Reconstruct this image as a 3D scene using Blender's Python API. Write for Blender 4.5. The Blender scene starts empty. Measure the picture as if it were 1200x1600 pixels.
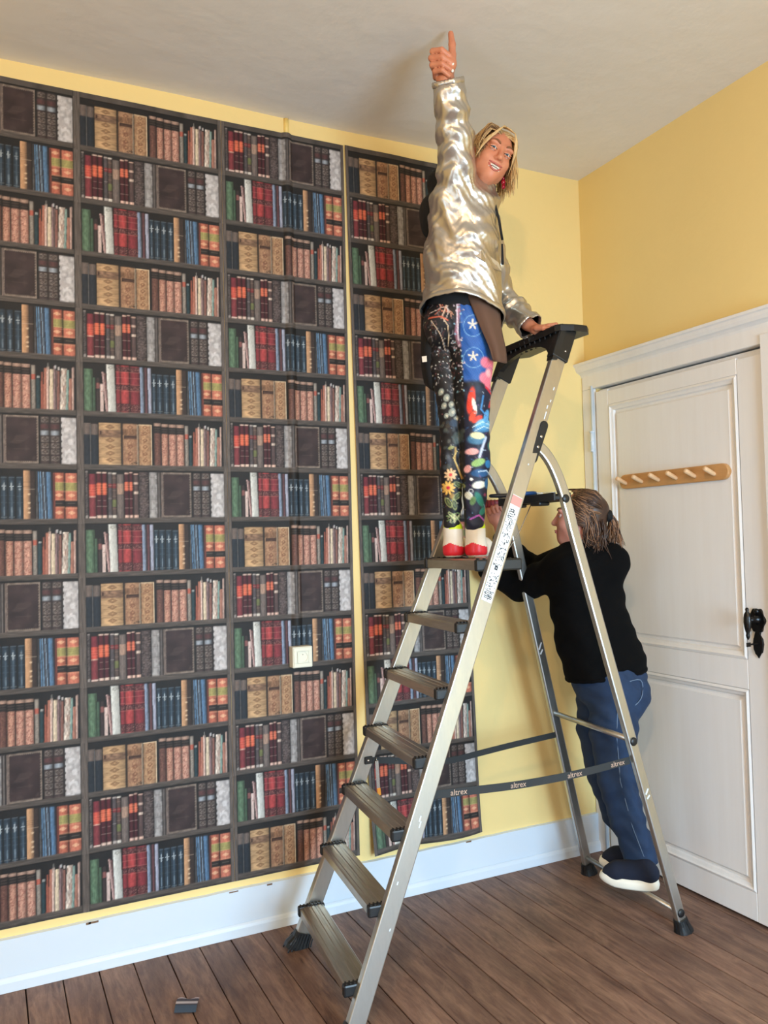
import bpy, bmesh, math, random
import numpy as np
from mathutils import Vector, Matrix
random.seed(7); rng = np.random.default_rng(7)
scene = bpy.context.scene
COL = scene.collection

# ------------------------------------------------------------------ camera, light, exposure
CAM = np.array([-0.3083, -3.0868, 1.4677]); YAW, PIT, ROL, FPX = 0.4527, 0.0342, -0.0251, 1284.05
cf = np.array([math.sin(YAW)*math.cos(PIT), math.cos(YAW)*math.cos(PIT), math.sin(PIT)])
cr = np.array([math.cos(YAW), -math.sin(YAW), 0.0]); cu = np.cross(cr, cf)
cr, cu = math.cos(ROL)*cr+math.sin(ROL)*cu, -math.sin(ROL)*cr+math.cos(ROL)*cu
cam_d = bpy.data.cameras.new('camera'); cam = bpy.data.objects.new('camera', cam_d); COL.objects.link(cam)
cam_d.sensor_width = 36; cam_d.sensor_fit = 'AUTO'; cam_d.lens = FPX/1600*36
cam.matrix_world = Matrix(((cr[0], cu[0], -cf[0], CAM[0]), (cr[1], cu[1], -cf[1], CAM[1]), (cr[2], cu[2], -cf[2], CAM[2]), (0, 0, 0, 1)))
cam_d.clip_start = 0.02
scene.camera = cam
scene.view_settings.view_transform = 'Standard'; scene.view_settings.look = 'None'
scene.view_settings.gamma = 1.0; scene.view_settings.use_curve_mapping = False
scene.view_settings.exposure = 0.0
world = bpy.data.worlds.new('world'); scene.world = world; world.use_nodes = True
world.node_tree.nodes['Background'].inputs[0].default_value = (0.62, 0.78, 1.0, 1)
world.node_tree.nodes['Background'].inputs[1].default_value = 1.0
XC, HC = 2.279, 3.1785                      # right wall, ceiling
XL, YR = -2.5, -5.0                         # left wall, rear wall
WIN = (0.35, 1.85, 0.35, 2.15)              # window in the rear wall
def area_light(name, loc, rot, sx, sy, energy, color):
    d = bpy.data.lights.new(name, 'AREA'); d.shape = 'RECTANGLE'; d.size = sx; d.size_y = sy; d.energy = energy; d.color = color
    o = bpy.data.objects.new(name, d); COL.objects.link(o); o.location = loc; o.rotation_euler = rot; return o
area_light('window_daylight', ((WIN[0]+WIN[1])/2, YR+0.36, (WIN[2]+WIN[3])/2), (math.radians(90-22), 0, 0), WIN[1]-WIN[0]-.1, WIN[3]-WIN[2]-.1, 160, (0.52, 0.77, 1.0)).data.spread = math.radians(150)
FILL_WIN = (-3.5, -2.1, 0.35, 2.15)              # unseen second window in the left wall, made up to brighten the door
area_light('added_side_fill', (XL+.36, (FILL_WIN[0]+FILL_WIN[1])/2, (FILL_WIN[2]+FILL_WIN[3])/2), (math.radians(90-22), 0, -math.pi/2), FILL_WIN[1]-FILL_WIN[0]-.1, FILL_WIN[3]-FILL_WIN[2]-.1, 33, (0.52, 0.77, 1.0)).data.spread = math.radians(150)  # added fill light, lifts the door and right wall
LAMP = (-0.35, -3.0, 2.80)
ld = bpy.data.lights.new('ceiling_lamp_bulb_light', 'POINT'); ld.energy = 84; ld.color = (1.0, 0.70, 0.40); ld.shadow_soft_size = 0.05
lo = bpy.data.objects.new('ceiling_lamp_bulb_light', ld); COL.objects.link(lo); lo.location = LAMP

# a pixel of the photograph and a distance along the optical axis give a point in the room
def at(x, y, d): return CAM + d*(cf + (x-600)/FPX*cr + (800-y)/FPX*cu)
def at_y(x, y, yy):
    v = cf + (x-600)/FPX*cr + (800-y)/FPX*cu; return CAM + (yy-CAM[1])/v[1]*v
def at_z(x, y, zz):
    v = cf + (x-600)/FPX*cr + (800-y)/FPX*cu; return CAM + (zz-CAM[2])/v[2]*v

# ------------------------------------------------------------------ helpers
def lin(c):
    c = np.asarray(c, float)/255.0
    return np.where(c <= 0.04045, c/12.92, ((c+0.055)/1.055)**2.4)
def rgba(c): return tuple(float(v) for v in lin(c))+(1.0,)
def tag(o, label=None, cat=None, group=None, kind=None):
    if label: o['label'] = label
    if cat: o['category'] = cat
    if group: o['group'] = group
    if kind: o['kind'] = kind
    return o
def empty(name, loc=(0, 0, 0), rz=0):
    o = bpy.data.objects.new(name, None); COL.objects.link(o); o.location = tuple(loc); o.rotation_euler = (0, 0, rz)
    o.empty_display_size = .05; return o
def relink(o, parent):
    """parent while keeping the world placement (parents here are only moved and turned about z)"""
    if parent is not None:
        o.parent = parent
        o.matrix_parent_inverse = world_of(parent).inverted()
def world_of(o):
    m = Matrix.LocRotScale(o.location, o.rotation_euler, o.scale)
    if o.parent: return world_of(o.parent) @ o.matrix_parent_inverse @ m
    return m
def obj(name, me, mat, parent=None, smooth=False):
    if isinstance(me, bmesh.types.BMesh):
        bm = me; me = bpy.data.meshes.new(name); bmesh.ops.recalc_face_normals(bm, faces=bm.faces); bm.to_mesh(me); bm.free()
    o = bpy.data.objects.new(name, me); COL.objects.link(o)
    if mat is not None and len(me.materials) == 0: me.materials.append(mat)
    if smooth: me.polygons.foreach_set('use_smooth', [True]*len(me.polygons))
    relink(o, parent); return o
def thing(name, label, cat, loc=(0, 0, 0), group=None):
    return tag(empty(name, loc), label, cat, group)
def add_box(bm, lo, hi, bev=0, seg=1):
    lo = np.array(lo, float); hi = np.array(hi, float); c = (lo+hi)/2; s = hi-lo
    t = bmesh.new(); bmesh.ops.create_cube(t, size=1, matrix=Matrix.Translation(Vector(c)) @ Matrix.Diagonal((*s, 1)))
    if bev: bmesh.ops.bevel(t, geom=t.edges[:], offset=bev, segments=seg, affect='EDGES', profile=.5)
    merge(bm, t); return bm
def merge(bm, t):
    me = bpy.data.meshes.new('tmp'); t.to_mesh(me); t.free(); bm.from_mesh(me); bpy.data.meshes.remove(me)
def box(lo, hi, bev=0, seg=1): return add_box(bmesh.new(), lo, hi, bev, seg)
def frame_of(d, ref):
    d = Vector(d).normalized(); w = Vector(ref); w = (w - d*w.dot(d)).normalized(); return d, w, d.cross(w)
def add_bar(bm, p0, p1, w, t, ref, bev=0.0):
    """rectangular bar p0->p1, width w along ref, thickness t across"""
    p0 = Vector(p0); p1 = Vector(p1); d, a, b = frame_of(p1-p0, ref); L = (p1-p0).length
    M = Matrix((( *d, 0), (*a, 0), (*b, 0), (0, 0, 0, 1))).transposed(); M.translation = (p0+p1)/2
    q = bmesh.new(); bmesh.ops.create_cube(q, size=1, matrix=Matrix.Diagonal((L, w, t, 1)))
    if bev: bmesh.ops.bevel(q, geom=q.edges[:], offset=bev, segments=2, affect='EDGES', profile=.5)
    q.transform(M); merge(bm, q); return bm
def add_sweep(bm, pts, prof, ref, cap=True, scl=None):
    """sweep a closed 2-D profile [(u,v)] along pts; u along ref, v across"""
    rings = []; n = len(pts); P = [Vector(p) for p in pts]
    for i in range(n):
        d = (P[min(i+1, n-1)]-P[max(i-1, 0)])
        d, a, b = frame_of(d, ref); s = 1 if scl is None else scl[i]
        rings.append([bm.verts.new(P[i]+a*u*s+b*v*s) for u, v in prof])
    m = len(prof)
    for i in range(n-1):
        for j in range(m): bm.faces.new((rings[i][j], rings[i][(j+1) % m], rings[i+1][(j+1) % m], rings[i+1][j]))
    if cap: bm.faces.new(rings[0][::-1]); bm.faces.new(rings[-1])
    return bm
def circ(r, n=12, r2=None): return [(r*math.cos(2*math.pi*k/n), (r2 or r)*math.sin(2*math.pi*k/n)) for k in range(n)]
def rrect(w, t, c=.15, n=3):
    out = []; rad = min(w, t)*c
    for sx, sy, a0 in ((1, 1, 0), (-1, 1, 90), (-1, -1, 180), (1, -1, 270)):
        for k in range(n):
            a = math.radians(a0+90*k/(n-1)); out.append((sx*(w/2-rad)+rad*math.cos(a), sy*(t/2-rad)+rad*math.sin(a)))
    return out
def add_tube(bm, pts, r, n=10, scl=None):
    d = Vector(pts[-1])-Vector(pts[0]); ref = (0, 0, 1) if abs(d.normalized().z) < .9 else (1, 0, 0)
    return add_sweep(bm, pts, circ(r, n), ref, True, scl)
def add_lathe(bm, c, axis, prof, n=20, ref=(0.31, 0.77, 0.2)):
    """prof: [(r, h)] along axis from c"""
    d, a, b = frame_of(axis, ref); c = Vector(c); rings = []
    for r, h in prof: rings.append([bm.verts.new(c+d*h+(a*math.cos(2*math.pi*k/n)+b*math.sin(2*math.pi*k/n))*max(r, 1e-5)) for k in range(n)])
    for i in range(len(rings)-1):
        for k in range(n): bm.faces.new((rings[i][k], rings[i][(k+1) % n], rings[i+1][(k+1) % n], rings[i+1][k]))
    bm.faces.new(rings[0][::-1]); bm.faces.new(rings[-1]); return bm
def add_prism(bm, poly, o, ex, ey, ez, h, bev=0):
    """extrude 2-D poly (in ex, ey from o) along ez by h"""
    o, ex, ey, ez = Vector(o), Vector(ex), Vector(ey), Vector(ez); q = bmesh.new()
    a = [q.verts.new(o+ex*x+ey*y) for x, y in poly]; b = [q.verts.new(o+ex*x+ey*y+ez*h) for x, y in poly]; n = len(poly)
    q.faces.new(a[::-1]); q.faces.new(b)
    for i in range(n): q.faces.new((a[i], a[(i+1) % n], b[(i+1) % n], b[i]))
    if bev:
        es = [e for e in q.edges if all(v in b for v in e.verts)]
        bmesh.ops.bevel(q, geom=es, offset=bev, segments=2, affect='EDGES', profile=.5)
    merge(bm, q); return bm
def grid_mesh(name, V, nr, nc, colors=None):
    """V: (nr*nc,3) array in rows; quads; optional per-vertex linear colours"""
    me = bpy.data.meshes.new(name); idx = np.arange(nr*nc).reshape(nr, nc)
    F = np.stack([idx[:-1, :-1], idx[:-1, 1:], idx[1:, 1:], idx[1:, :-1]], -1).reshape(-1, 4)
    return arr_mesh(name, V, F, colors)
def arr_mesh(name, V, F, colors=None):
    me = bpy.data.meshes.new(name); F = np.asarray(F, np.int32)
    me.vertices.add(len(V)); me.vertices.foreach_set('co', np.asarray(V, np.float32).ravel())
    me.loops.add(F.size); me.loops.foreach_set('vertex_index', F.ravel())
    me.polygons.add(len(F)); me.polygons.foreach_set('loop_start', np.arange(0, F.size, 4, dtype=np.int32)); me.polygons.foreach_set('loop_total', np.full(len(F), 4, np.int32))
    me.polygons.foreach_set('use_smooth', np.ones(len(F), bool))
    if colors is not None: set_cols(me, colors)
    me.update(calc_edges=True); me.validate(); return me
def set_cols(me, colors):
    at_ = me.color_attributes.new('print', 'FLOAT_COLOR', 'POINT')
    c = np.ones((len(colors), 4), np.float32); c[:, :3] = colors; at_.data.foreach_set('color', c.ravel())

# ------------------------------------------------------------------ materials
def mat(name, col, rough=.5, metal=0.0, noise=None, bump=None, attr=False, spec=.5, sheen=0, coords='Object', stretch=(1, 1, 1), rough_var=0, aniso=0):
    """noise: (scale, amount 0..1, other colour); bump: (scale, strength, distance)"""
    m = bpy.data.materials.new(name); m.use_nodes = True; nt = m.node_tree; b = nt.nodes['Principled BSDF']
    b.inputs['Roughness'].default_value = rough; b.inputs['Metallic'].default_value = metal
    b.inputs['Specular IOR Level'].default_value = spec
    if sheen: b.inputs['Sheen Weight'].default_value = sheen
    tc = nt.nodes.new('ShaderNodeTexCoord'); mp = nt.nodes.new('ShaderNodeMapping'); mp.inputs['Scale'].default_value = stretch
    nt.links.new(tc.outputs[coords], mp.inputs['Vector'])
    src = None
    if attr:
        a = nt.nodes.new('ShaderNodeVertexColor'); a.layer_name = 'print'; src = a.outputs['Color']
    else:
        b.inputs['Base Color'].default_value = rgba(col)
    if noise:
        n = nt.nodes.new('ShaderNodeTexNoise'); n.inputs['Scale'].default_value = noise[0]; n.inputs['Detail'].default_value = 6; n.inputs['Roughness'].default_value = .65
        nt.links.new(mp.outputs[0], n.inputs['Vector'])
        rp = nt.nodes.new('ShaderNodeMapRange'); rp.inputs['From Min'].default_value = .35; rp.inputs['From Max'].default_value = .68
        rp.inputs['To Max'].default_value = noise[1]; nt.links.new(n.outputs['Fac'], rp.inputs['Value'])
        mx = nt.nodes.new('ShaderNodeMix'); mx.data_type = 'RGBA'; nt.links.new(rp.outputs[0], mx.inputs['Factor'])
        if src is None: mx.inputs[6].default_value = rgba(col)
        else: nt.links.new(src, mx.inputs[6])
        mx.inputs[7].default_value = rgba(noise[2]); src = mx.outputs[2]
        if rough_var:
            rr = nt.nodes.new('ShaderNodeMapRange'); rr.inputs['To Min'].default_value = rough-rough_var; rr.inputs['To Max'].default_value = rough+rough_var
            nt.links.new(n.outputs['Fac'], rr.inputs['Value']); nt.links.new(rr.outputs[0], b.inputs['Roughness'])
    if src is not None: nt.links.new(src, b.inputs['Base Color'])
    if bump:
        n2 = nt.nodes.new('ShaderNodeTexNoise'); n2.inputs['Scale'].default_value = bump[0]; n2.inputs['Detail'].default_value = 5
        nt.links.new(mp.outputs[0], n2.inputs['Vector'])
        bp = nt.nodes.new('ShaderNodeBump'); bp.inputs['Strength'].default_value = bump[1]; bp.inputs['Distance'].default_value = bump[2]
        nt.links.new(n2.outputs['Fac'], bp.inputs['Height']); nt.links.new(bp.outputs[0], b.inputs['Normal'])
    return m
def wood_floor_mat():
    m = bpy.data.materials.new('worn_floorboards'); m.use_nodes = True; nt = m.node_tree; b = nt.nodes['Principled BSDF']; L = nt.links.new
    tc = nt.nodes.new('ShaderNodeTexCoord'); oi = nt.nodes.new('ShaderNodeObjectInfo')
    ad = nt.nodes.new('ShaderNodeVectorMath'); ad.operation = 'MULTIPLY_ADD'
    cmb = nt.nodes.new('ShaderNodeCombineXYZ'); L(oi.outputs['Random'], cmb.inputs[0]); L(oi.outputs['Random'], cmb.inputs[1])
    L(cmb.outputs[0], ad.inputs[0]); ad.inputs[1].default_value = (37, 91, 0); L(tc.outputs['Object'], ad.inputs[2])
    mp = nt.nodes.new('ShaderNodeMapping'); mp.inputs['Scale'].default_value = (14, 1.3, 3); L(ad.outputs[0], mp.inputs['Vector'])
    n1 = nt.nodes.new('ShaderNodeTexNoise'); n1.inputs['Scale'].default_value = 4.0; n1.inputs['Detail'].default_value = 9; n1.inputs['Roughness'].default_value = .68; n1.inputs['Distortion'].default_value = .9; L(mp.outputs[0], n1.inputs['Vector'])
    mp2 = nt.nodes.new('ShaderNodeMapping'); mp2.inputs['Scale'].default_value = (5, 2.2, 3); L(ad.outputs[0], mp2.inputs['Vector'])
    n2 = nt.nodes.new('ShaderNodeTexNoise'); n2.inputs['Scale'].default_value = 1.6; n2.inputs['Detail'].default_value = 7; n2.inputs['Roughness'].default_value = .7; L(mp2.outputs[0], n2.inputs['Vector'])
    r1 = nt.nodes.new('ShaderNodeValToRGB'); e = r1.color_ramp.elements
    e[0].position = .33; e[0].color = rgba((58, 38, 31)); e[1].position = .72; e[1].color = rgba((178, 146, 124))
    for p, c in ((.42, (98, 70, 58)), (.56, (124, 94, 79)), (.66, (142, 110, 92))):
        x = e.new(p); x.color = rgba(c)
    mixf = nt.nodes.new('ShaderNodeMix'); mixf.data_type = 'FLOAT'; mixf.inputs[0].default_value = .45; L(n1.outputs['Fac'], mixf.inputs[2]); L(n2.outputs['Fac'], mixf.inputs[3])
    L(mixf.outputs[0], r1.inputs['Fac'])
    ge = nt.nodes.new('ShaderNodeNewGeometry'); n3 = nt.nodes.new('ShaderNodeTexNoise'); n3.inputs['Scale'].default_value = 15; n3.inputs['Detail'].default_value = 8; n3.inputs['Roughness'].default_value = .72; n3.inputs['Distortion'].default_value = .6; mp3 = nt.nodes.new('ShaderNodeMapping'); mp3.inputs['Scale'].default_value = (1.9, .38, 1); L(ge.outputs['Position'], mp3.inputs['Vector']); L(mp3.outputs[0], n3.inputs['Vector'])
    w3 = nt.nodes.new('ShaderNodeMapRange'); w3.inputs['From Min'].default_value = .46; w3.inputs['From Max'].default_value = .68; w3.inputs['To Max'].default_value = .5; L(n3.outputs['Fac'], w3.inputs['Value'])
    wx = nt.nodes.new('ShaderNodeMix'); wx.data_type = 'RGBA'; L(w3.outputs[0], wx.inputs['Factor']); L(r1.outputs[0], wx.inputs[6]); wx.inputs[7].default_value = rgba((168, 134, 110))
    n4 = nt.nodes.new('ShaderNodeTexNoise'); n4.inputs['Scale'].default_value = 2.6; n4.inputs['Detail'].default_value = 6; mp4 = nt.nodes.new('ShaderNodeMapping'); mp4.inputs['Scale'].default_value = (2.6, .7, 1); L(ge.outputs['Position'], mp4.inputs['Vector']); L(mp4.outputs[0], n4.inputs['Vector'])
    w4 = nt.nodes.new('ShaderNodeMapRange'); w4.inputs['From Min'].default_value = .52; w4.inputs['From Max'].default_value = .70; w4.inputs['To Max'].default_value = .6; L(n4.outputs['Fac'], w4.inputs['Value'])
    wy = nt.nodes.new('ShaderNodeMix'); wy.data_type = 'RGBA'; L(w4.outputs[0], wy.inputs['Factor']); L(wx.outputs[2], wy.inputs[6]); wy.inputs[7].default_value = rgba((74, 50, 42))
    hs = nt.nodes.new('ShaderNodeHueSaturation'); L(wy.outputs[2], hs.inputs['Color'])
    vr = nt.nodes.new('ShaderNodeMapRange'); vr.inputs['To Min'].default_value = .86; vr.inputs['To Max'].default_value = 1.12; L(oi.outputs['Random'], vr.inputs['Value']); L(vr.outputs[0], hs.inputs['Value'])
    L(hs.outputs[0], b.inputs['Base Color'])
    rr = nt.nodes.new('ShaderNodeMapRange'); rr.inputs['To Min'].default_value = .38; rr.inputs['To Max'].default_value = .75; L(n2.outputs['Fac'], rr.inputs['Value']); L(rr.outputs[0], b.inputs['Roughness'])
    bp = nt.nodes.new('ShaderNodeBump'); bp.inputs['Strength'].default_value = .5; bp.inputs['Distance'].default_value = .003; L(n1.outputs['Fac'], bp.inputs['Height']); L(bp.outputs[0], b.inputs['Normal'])
    return m
M = {}
M['yellow'] = mat('yellow_wall_paint', (238, 210, 142), .62, noise=(2.2, .22, (230, 201, 130)), bump=(38, .22, .004))
M['ceiling'] = mat('off_white_ceiling_plaster', (230, 223, 214), .85, noise=(1.4, .35, (220, 211, 201)), bump=(9, .35, .012))
M['white'] = mat('cool_white_gloss_paint', (212, 222, 232), .38, noise=(3, .15, (202, 213, 224)), bump=(24, .08, .003))
M['door'] = mat('white_washed_wood', (236, 233, 230), .45, noise=(5, .35, (226, 220, 214)), bump=(30, .12, .002), stretch=(6, 6, .35))
M['gap'] = mat('dark_gap', (24, 18, 15), .9)
M['plain'] = mat('pale_plaster', (222, 206, 158), .8)
M['floor_base'] = mat('floor_underlay', (40, 28, 24), .9)
M['planks'] = wood_floor_mat()
M['alu'] = mat('worn_aluminium', (196, 194, 188), .34, .92, noise=(26, .45, (168, 165, 158)), bump=(60, .05, .001), stretch=(1, 1, .25), rough_var=.08)
M['alu_dark'] = mat('dull_ribbed_aluminium', (190, 184, 172), .36, .92, noise=(14, .5, (146, 136, 122)), stretch=(3, .35, 3), rough_var=.1)
M['steel'] = mat('bright_steel', (200, 200, 200), .25, 1.0)
M['black_plastic'] = mat('black_plastic', (22, 23, 25), .42, bump=(220, .06, .0006))
M['strap'] = mat('grey_black_webbing', (40, 43, 45), .7, bump=(320, .3, .0008))
M['white_plastic'] = mat('ivory_plastic', (222, 218, 198), .4)
M['letter'] = mat('pale_printed_lettering', (190, 160, 140), .6)
M['letter_dark'] = mat('dark_print', (34, 40, 50), .6)
M['sticker'] = mat('sticker_paper', (226, 230, 232), .45)
M['sticker_red'] = mat('sticker_red_band', (214, 150, 142), .45)
M['black_iron'] = mat('black_cast_iron', (14, 14, 15), .3, .2, bump=(70, .4, .004))
M['peg'] = mat('varnished_beech', (200, 150, 96), .42, noise=(8, .5, (178, 124, 70)), stretch=(3, 1, 8))
M['peg_light'] = mat('pale_beech_peg', (222, 182, 138), .45)
M['gold'] = mat('yellow_painted_conduit', (240, 206, 120), .5)
# ------------------------------------------------------------------ the room
def struct(name, bm, m, parent=None, smooth=False):
    o = obj(name, bm, m, parent, smooth)
    if parent is None: o['kind'] = 'structure'
    return o
floor = struct('floor', box((XL-.1, YR-.1, -.06), (XC+.35, .1, -.022)), M['floor_base'])
PW = 0.1165
pl_me = {}
def plank_mesh(v):
    if v not in pl_me:
        r = random.Random(v); bm = bmesh.new(); L = YR*-1
        # slightly cupped board with uneven, rounded edges
        w = PW-.0020; n = 8; rows = []
        for i in range(n+1):
            y = -L+L*i/n; e0 = r.uniform(0, .0012); e1 = r.uniform(0, .0012)
            rows.append([bm.verts.new((x, y, z)) for x, z in ((e0, -.02), (e0, -.0016), (.0022, -.0002), (w-.0022, -.0002), (w-e1, -.0016), (w-e1, -.02))])
        for a, b in zip(rows[:-1], rows[1:]):
            for k in range(5): bm.faces.new((a[k], a[k+1], b[k+1], b[k]))
        bmesh.ops.recalc_face_normals(bm, faces=bm.faces)
        me = bpy.data.meshes.new('plank'); bm.to_mesh(me); bm.free(); me.materials.append(M['planks']); pl_me[v] = me
    return pl_me[v]
k0 = int(math.floor((XL-.037)/PW)); k1 = int(math.ceil((XC+.1-.037)/PW))
for k in range(k0, k1):
    o = bpy.data.objects.new('plank', plank_mesh(k % 4)); COL.objects.link(o); o.location = (.037+k*PW, 0, 0 if k % 3 else -.0008); relink(o, floor)

# ceiling with old hand-trowelled unevenness
nx, ny = 60, 60
gx, gy = np.meshgrid(np.linspace(XL, XC+.05, nx), np.linspace(YR, .05, ny))
gz = HC+.004*np.sin(gx*2.1+1)*np.sin(gy*1.7)+.003*np.sin(gx*5+gy*3)
me = grid_mesh('ceiling', np.stack([gx, gy, gz], -1).reshape(-1, 3)[:, :], ny, nx)
ceil = struct('ceiling', me, M['ceiling'])
bmc = bmesh.new(); add_box(bmc, (XL-.1, YR-.1, HC+.015), (XC+.2, .1, HC+.08))
struct('ceiling_slab', bmc, M['ceiling'], ceil)
struct('wall_back', box((XL-.1, 0, -.06), (XC+.15, .12, HC+.01)), M['yellow'])
bm = bmesh.new()
add_box(bm, (XL-.12, YR, -.06), (XL, FILL_WIN[0], HC+.01)); add_box(bm, (XL-.12, FILL_WIN[1], -.06), (XL, 0, HC+.01)); add_box(bm, (XL-.12, FILL_WIN[0], -.06), (XL, FILL_WIN[1], FILL_WIN[2])); add_box(bm, (XL-.12, FILL_WIN[0], FILL_WIN[3]), (XL, FILL_WIN[1], HC+.01))
struct('wall_left', bm, M['yellow'])
# right wall with the door opening
DY0, DY1, DZ = -.082, -1.0, 2.165
bm = bmesh.new()
add_box(bm, (XC, YR, -.06), (XC+.15, DY1, HC+.01)); add_box(bm, (XC, DY1, DZ), (XC+.15, 0, HC+.01)); add_box(bm, (XC, DY0, -.06), (XC+.15, 0, DZ))
struct('wall_right', bm, M['yellow'])
# rear wall with the window opening
bm = bmesh.new()
add_box(bm, (XL-.1, YR-.12, -.06), (WIN[0], YR, HC+.01)); add_box(bm, (WIN[1], YR-.12, -.06), (XC+.15, YR, HC+.01))
add_box(bm, (WIN[0], YR-.12, -.06), (WIN[1], YR, WIN[2])); add_box(bm, (WIN[0], YR-.12, WIN[3]), (WIN[1], YR, HC+.01))
struct('wall_rear', bm, M['yellow'])
w = tag(empty('window_1', ((WIN[0]+WIN[1])/2, YR, WIN[2])), kind='structure')
bm = bmesh.new(); c = (WIN[0]+WIN[1])/2
for lo, hi in (((WIN[0], WIN[2]), (WIN[0]+.06, WIN[3])), ((WIN[1]-.06, WIN[2]), (WIN[1], WIN[3])), ((WIN[0], WIN[2]), (WIN[1], WIN[2]+.06)), ((WIN[0], WIN[3]-.06), (WIN[1], WIN[3])), ((c-.03, WIN[2]), (c+.03, WIN[3]))):
    add_box(bm, (lo[0], YR-.08, lo[1]), (hi[0], YR-.02, hi[1]))
obj('window_frame', bm, M['white'], w)
for a, b in ((WIN[0]+.06, c-.03), (c+.03, WIN[1]-.06)):
    obj('pane', box((a, YR-.055, WIN[2]+.06), (b, YR-.05, WIN[3]-.06)), mat('window_glass', (210, 225, 235), .05), w)
w2 = tag(empty('added_window', (XL, (FILL_WIN[0]+FILL_WIN[1])/2, FILL_WIN[2])), kind='structure'); bm = bmesh.new(); c = (FILL_WIN[0]+FILL_WIN[1])/2  # invented window, out of view, goes with the added side fill
for lo, hi in (((FILL_WIN[0], FILL_WIN[2]), (FILL_WIN[0]+.06, FILL_WIN[3])), ((FILL_WIN[1]-.06, FILL_WIN[2]), (FILL_WIN[1], FILL_WIN[3])), ((FILL_WIN[0], FILL_WIN[2]), (FILL_WIN[1], FILL_WIN[2]+.06)), ((FILL_WIN[0], FILL_WIN[3]-.06), (FILL_WIN[1], FILL_WIN[3])), ((c-.03, FILL_WIN[2]), (c+.03, FILL_WIN[3]))):
    add_box(bm, (XL-.08, lo[0], lo[1]), (XL-.02, hi[0], hi[1]))
obj('window_frame', bm, M['white'], w2)
for p, q in ((FILL_WIN[0]+.06, c-.03), (c+.03, FILL_WIN[1]-.06)): obj('pane', box((XL-.055, p, FILL_WIN[2]+.06), (XL-.05, q, FILL_WIN[3]-.06)), bpy.data.materials['window_glass'], w2)
# baseboard of the back wall: tall flat board, moulded foot strip, chipped top edge
b_bm = bmesh.new(); N = 90; prof_top = []
rr = random.Random(3)
xs = [XL+(XC-.012-XL)*i/N for i in range(N+1)]
tops = [.1685+.0012*math.sin(x*3)+rr.uniform(-.0012, .0012) for x in xs]
def strip(y0, y1, z0, z1s):
    for i in range(N):
        v = [b_bm.verts.new(p) for p in ((xs[i], y1, z0), (xs[i+1], y1, z0), (xs[i+1], y1, z1s[i+1]), (xs[i], y1, z1s[i]))]
        b_bm.faces.new(v)
        u = [b_bm.verts.new(p) for p in ((xs[i], y1, z1s[i]), (xs[i+1], y1, z1s[i+1]), (xs[i+1], y0, z1s[i+1]+.002), (xs[i], y0, z1s[i]+.002))]
        b_bm.faces.new(u)
strip(0, -.016, -.005, tops)
base = struct('baseboard_back', b_bm, M['white'])
bm = bmesh.new(); add_sweep(bm, [(XL, -.016, 0), (XC-.012, -.016, 0)], [(0, 0), (.042, 0), (.046, .004), (.040, .009), (.030, .012), (.0, .014)], (0, 0, 1))
obj('moulded_foot_strip', bm, M['white'], base)
bm = bmesh.new()
for x in (.005, .022, .52, .66, 1.22, 1.55):                               # chips in the paint along the top
    s = rr.uniform(.006, .018); add_box(bm, (x-s, -.0168, .160+rr.uniform(0, .004)), (x+s, -.0158, .168))
o = obj('paint_chips', bm, mat('bare_wood_chip', (120, 92, 70), .8), base); o['kind'] = 'stuff'

struct('baseboard_right', box((XC-.016, YR, 0), (XC+.002, DY1-.092, .169), .002), M['white'])
struct('baseboard_left', box((XL-.002, YR, 0), (XL+.016, -.02, .169), .002), M['white'])
# ------------------------------------------------------------------ door in the right wall
dr = tag(empty('door_1', (XC, (DY0+DY1)/2, 0)), kind='structure')
T = 0
def yz_box(bm, x0, x1, y0, y1, z0, z1, bev=0.002): return add_box(bm, (x0, min(y0, y1), z0), (x1, max(y0, y1), z1), bev)
# casing: jambs, head board and cornice (profile swept along y)
bm = bmesh.new(); yz_box(bm, XC-.022, XC+.05, -.003, DY0+.008, 0, DZ-.0125); obj('door_jamb', bm, M['door'], dr)
bm = bmesh.new(); yz_box(bm, XC-.03, XC+.05, DY1-.008, DY1-.09, 0, DZ+.02); obj('door_jamb', bm, M['door'], dr)
bm = bmesh.new(); yz_box(bm, XC-.022, XC+.05, -.003, DY1-.09, DZ-.012, DZ+.052); obj('head_board', bm, M['door'], dr)
bm = bmesh.new(); cp = [(0, 0), (0, .022), (.010, .026), (.018, .036), (.022, .048), (.034, .056), (.046, .060), (.050, .068), (.060, .070), (.064, .060), (.064, 0)]
add_sweep(bm, [(XC, .0, DZ+.050), (XC, DY1-.13, DZ+.050)], [(u, v) for u, v in cp], (0, 0, 1))
obj('cornice_moulding', bm, M['door'], dr)
bm = bmesh.new(); add_tube(bm, [(XC-.02, DY0+.012, .01), (XC-.02, DY0+.012, DZ)], .008, 8); obj('jamb_bead', bm, M['white'], dr, True)
leaf = obj('door_leaf', box((XC+.012, DY1+.004, .012), (XC+.03, DY0-.004, DZ-.02)), M['door'], dr)
def leafpart(name, y0, y1, z0, z1, x0, x1, bev=.002): return obj(name, yz_box(bmesh.new(), x0, x1, y0, y1, z0, z1, bev), M['door'], leaf)
F0 = XC-.012
leafpart('stile', DY0-.004, -.168, .012, DZ-.030, F0, XC+.012); leafpart('stile', -.885, DY1+.004, .012, DZ-.045, F0, XC+.012)
leafpart('top_rail', -.1685, -.8845, 2.062, DZ-.038, F0, XC+.012); leafpart('middle_rail', -.1685, -.8845, .872, .985, F0, XC+.012); leafpart('bottom_rail', -.1685, -.8845, .012, .118, F0, XC+.012)
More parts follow.
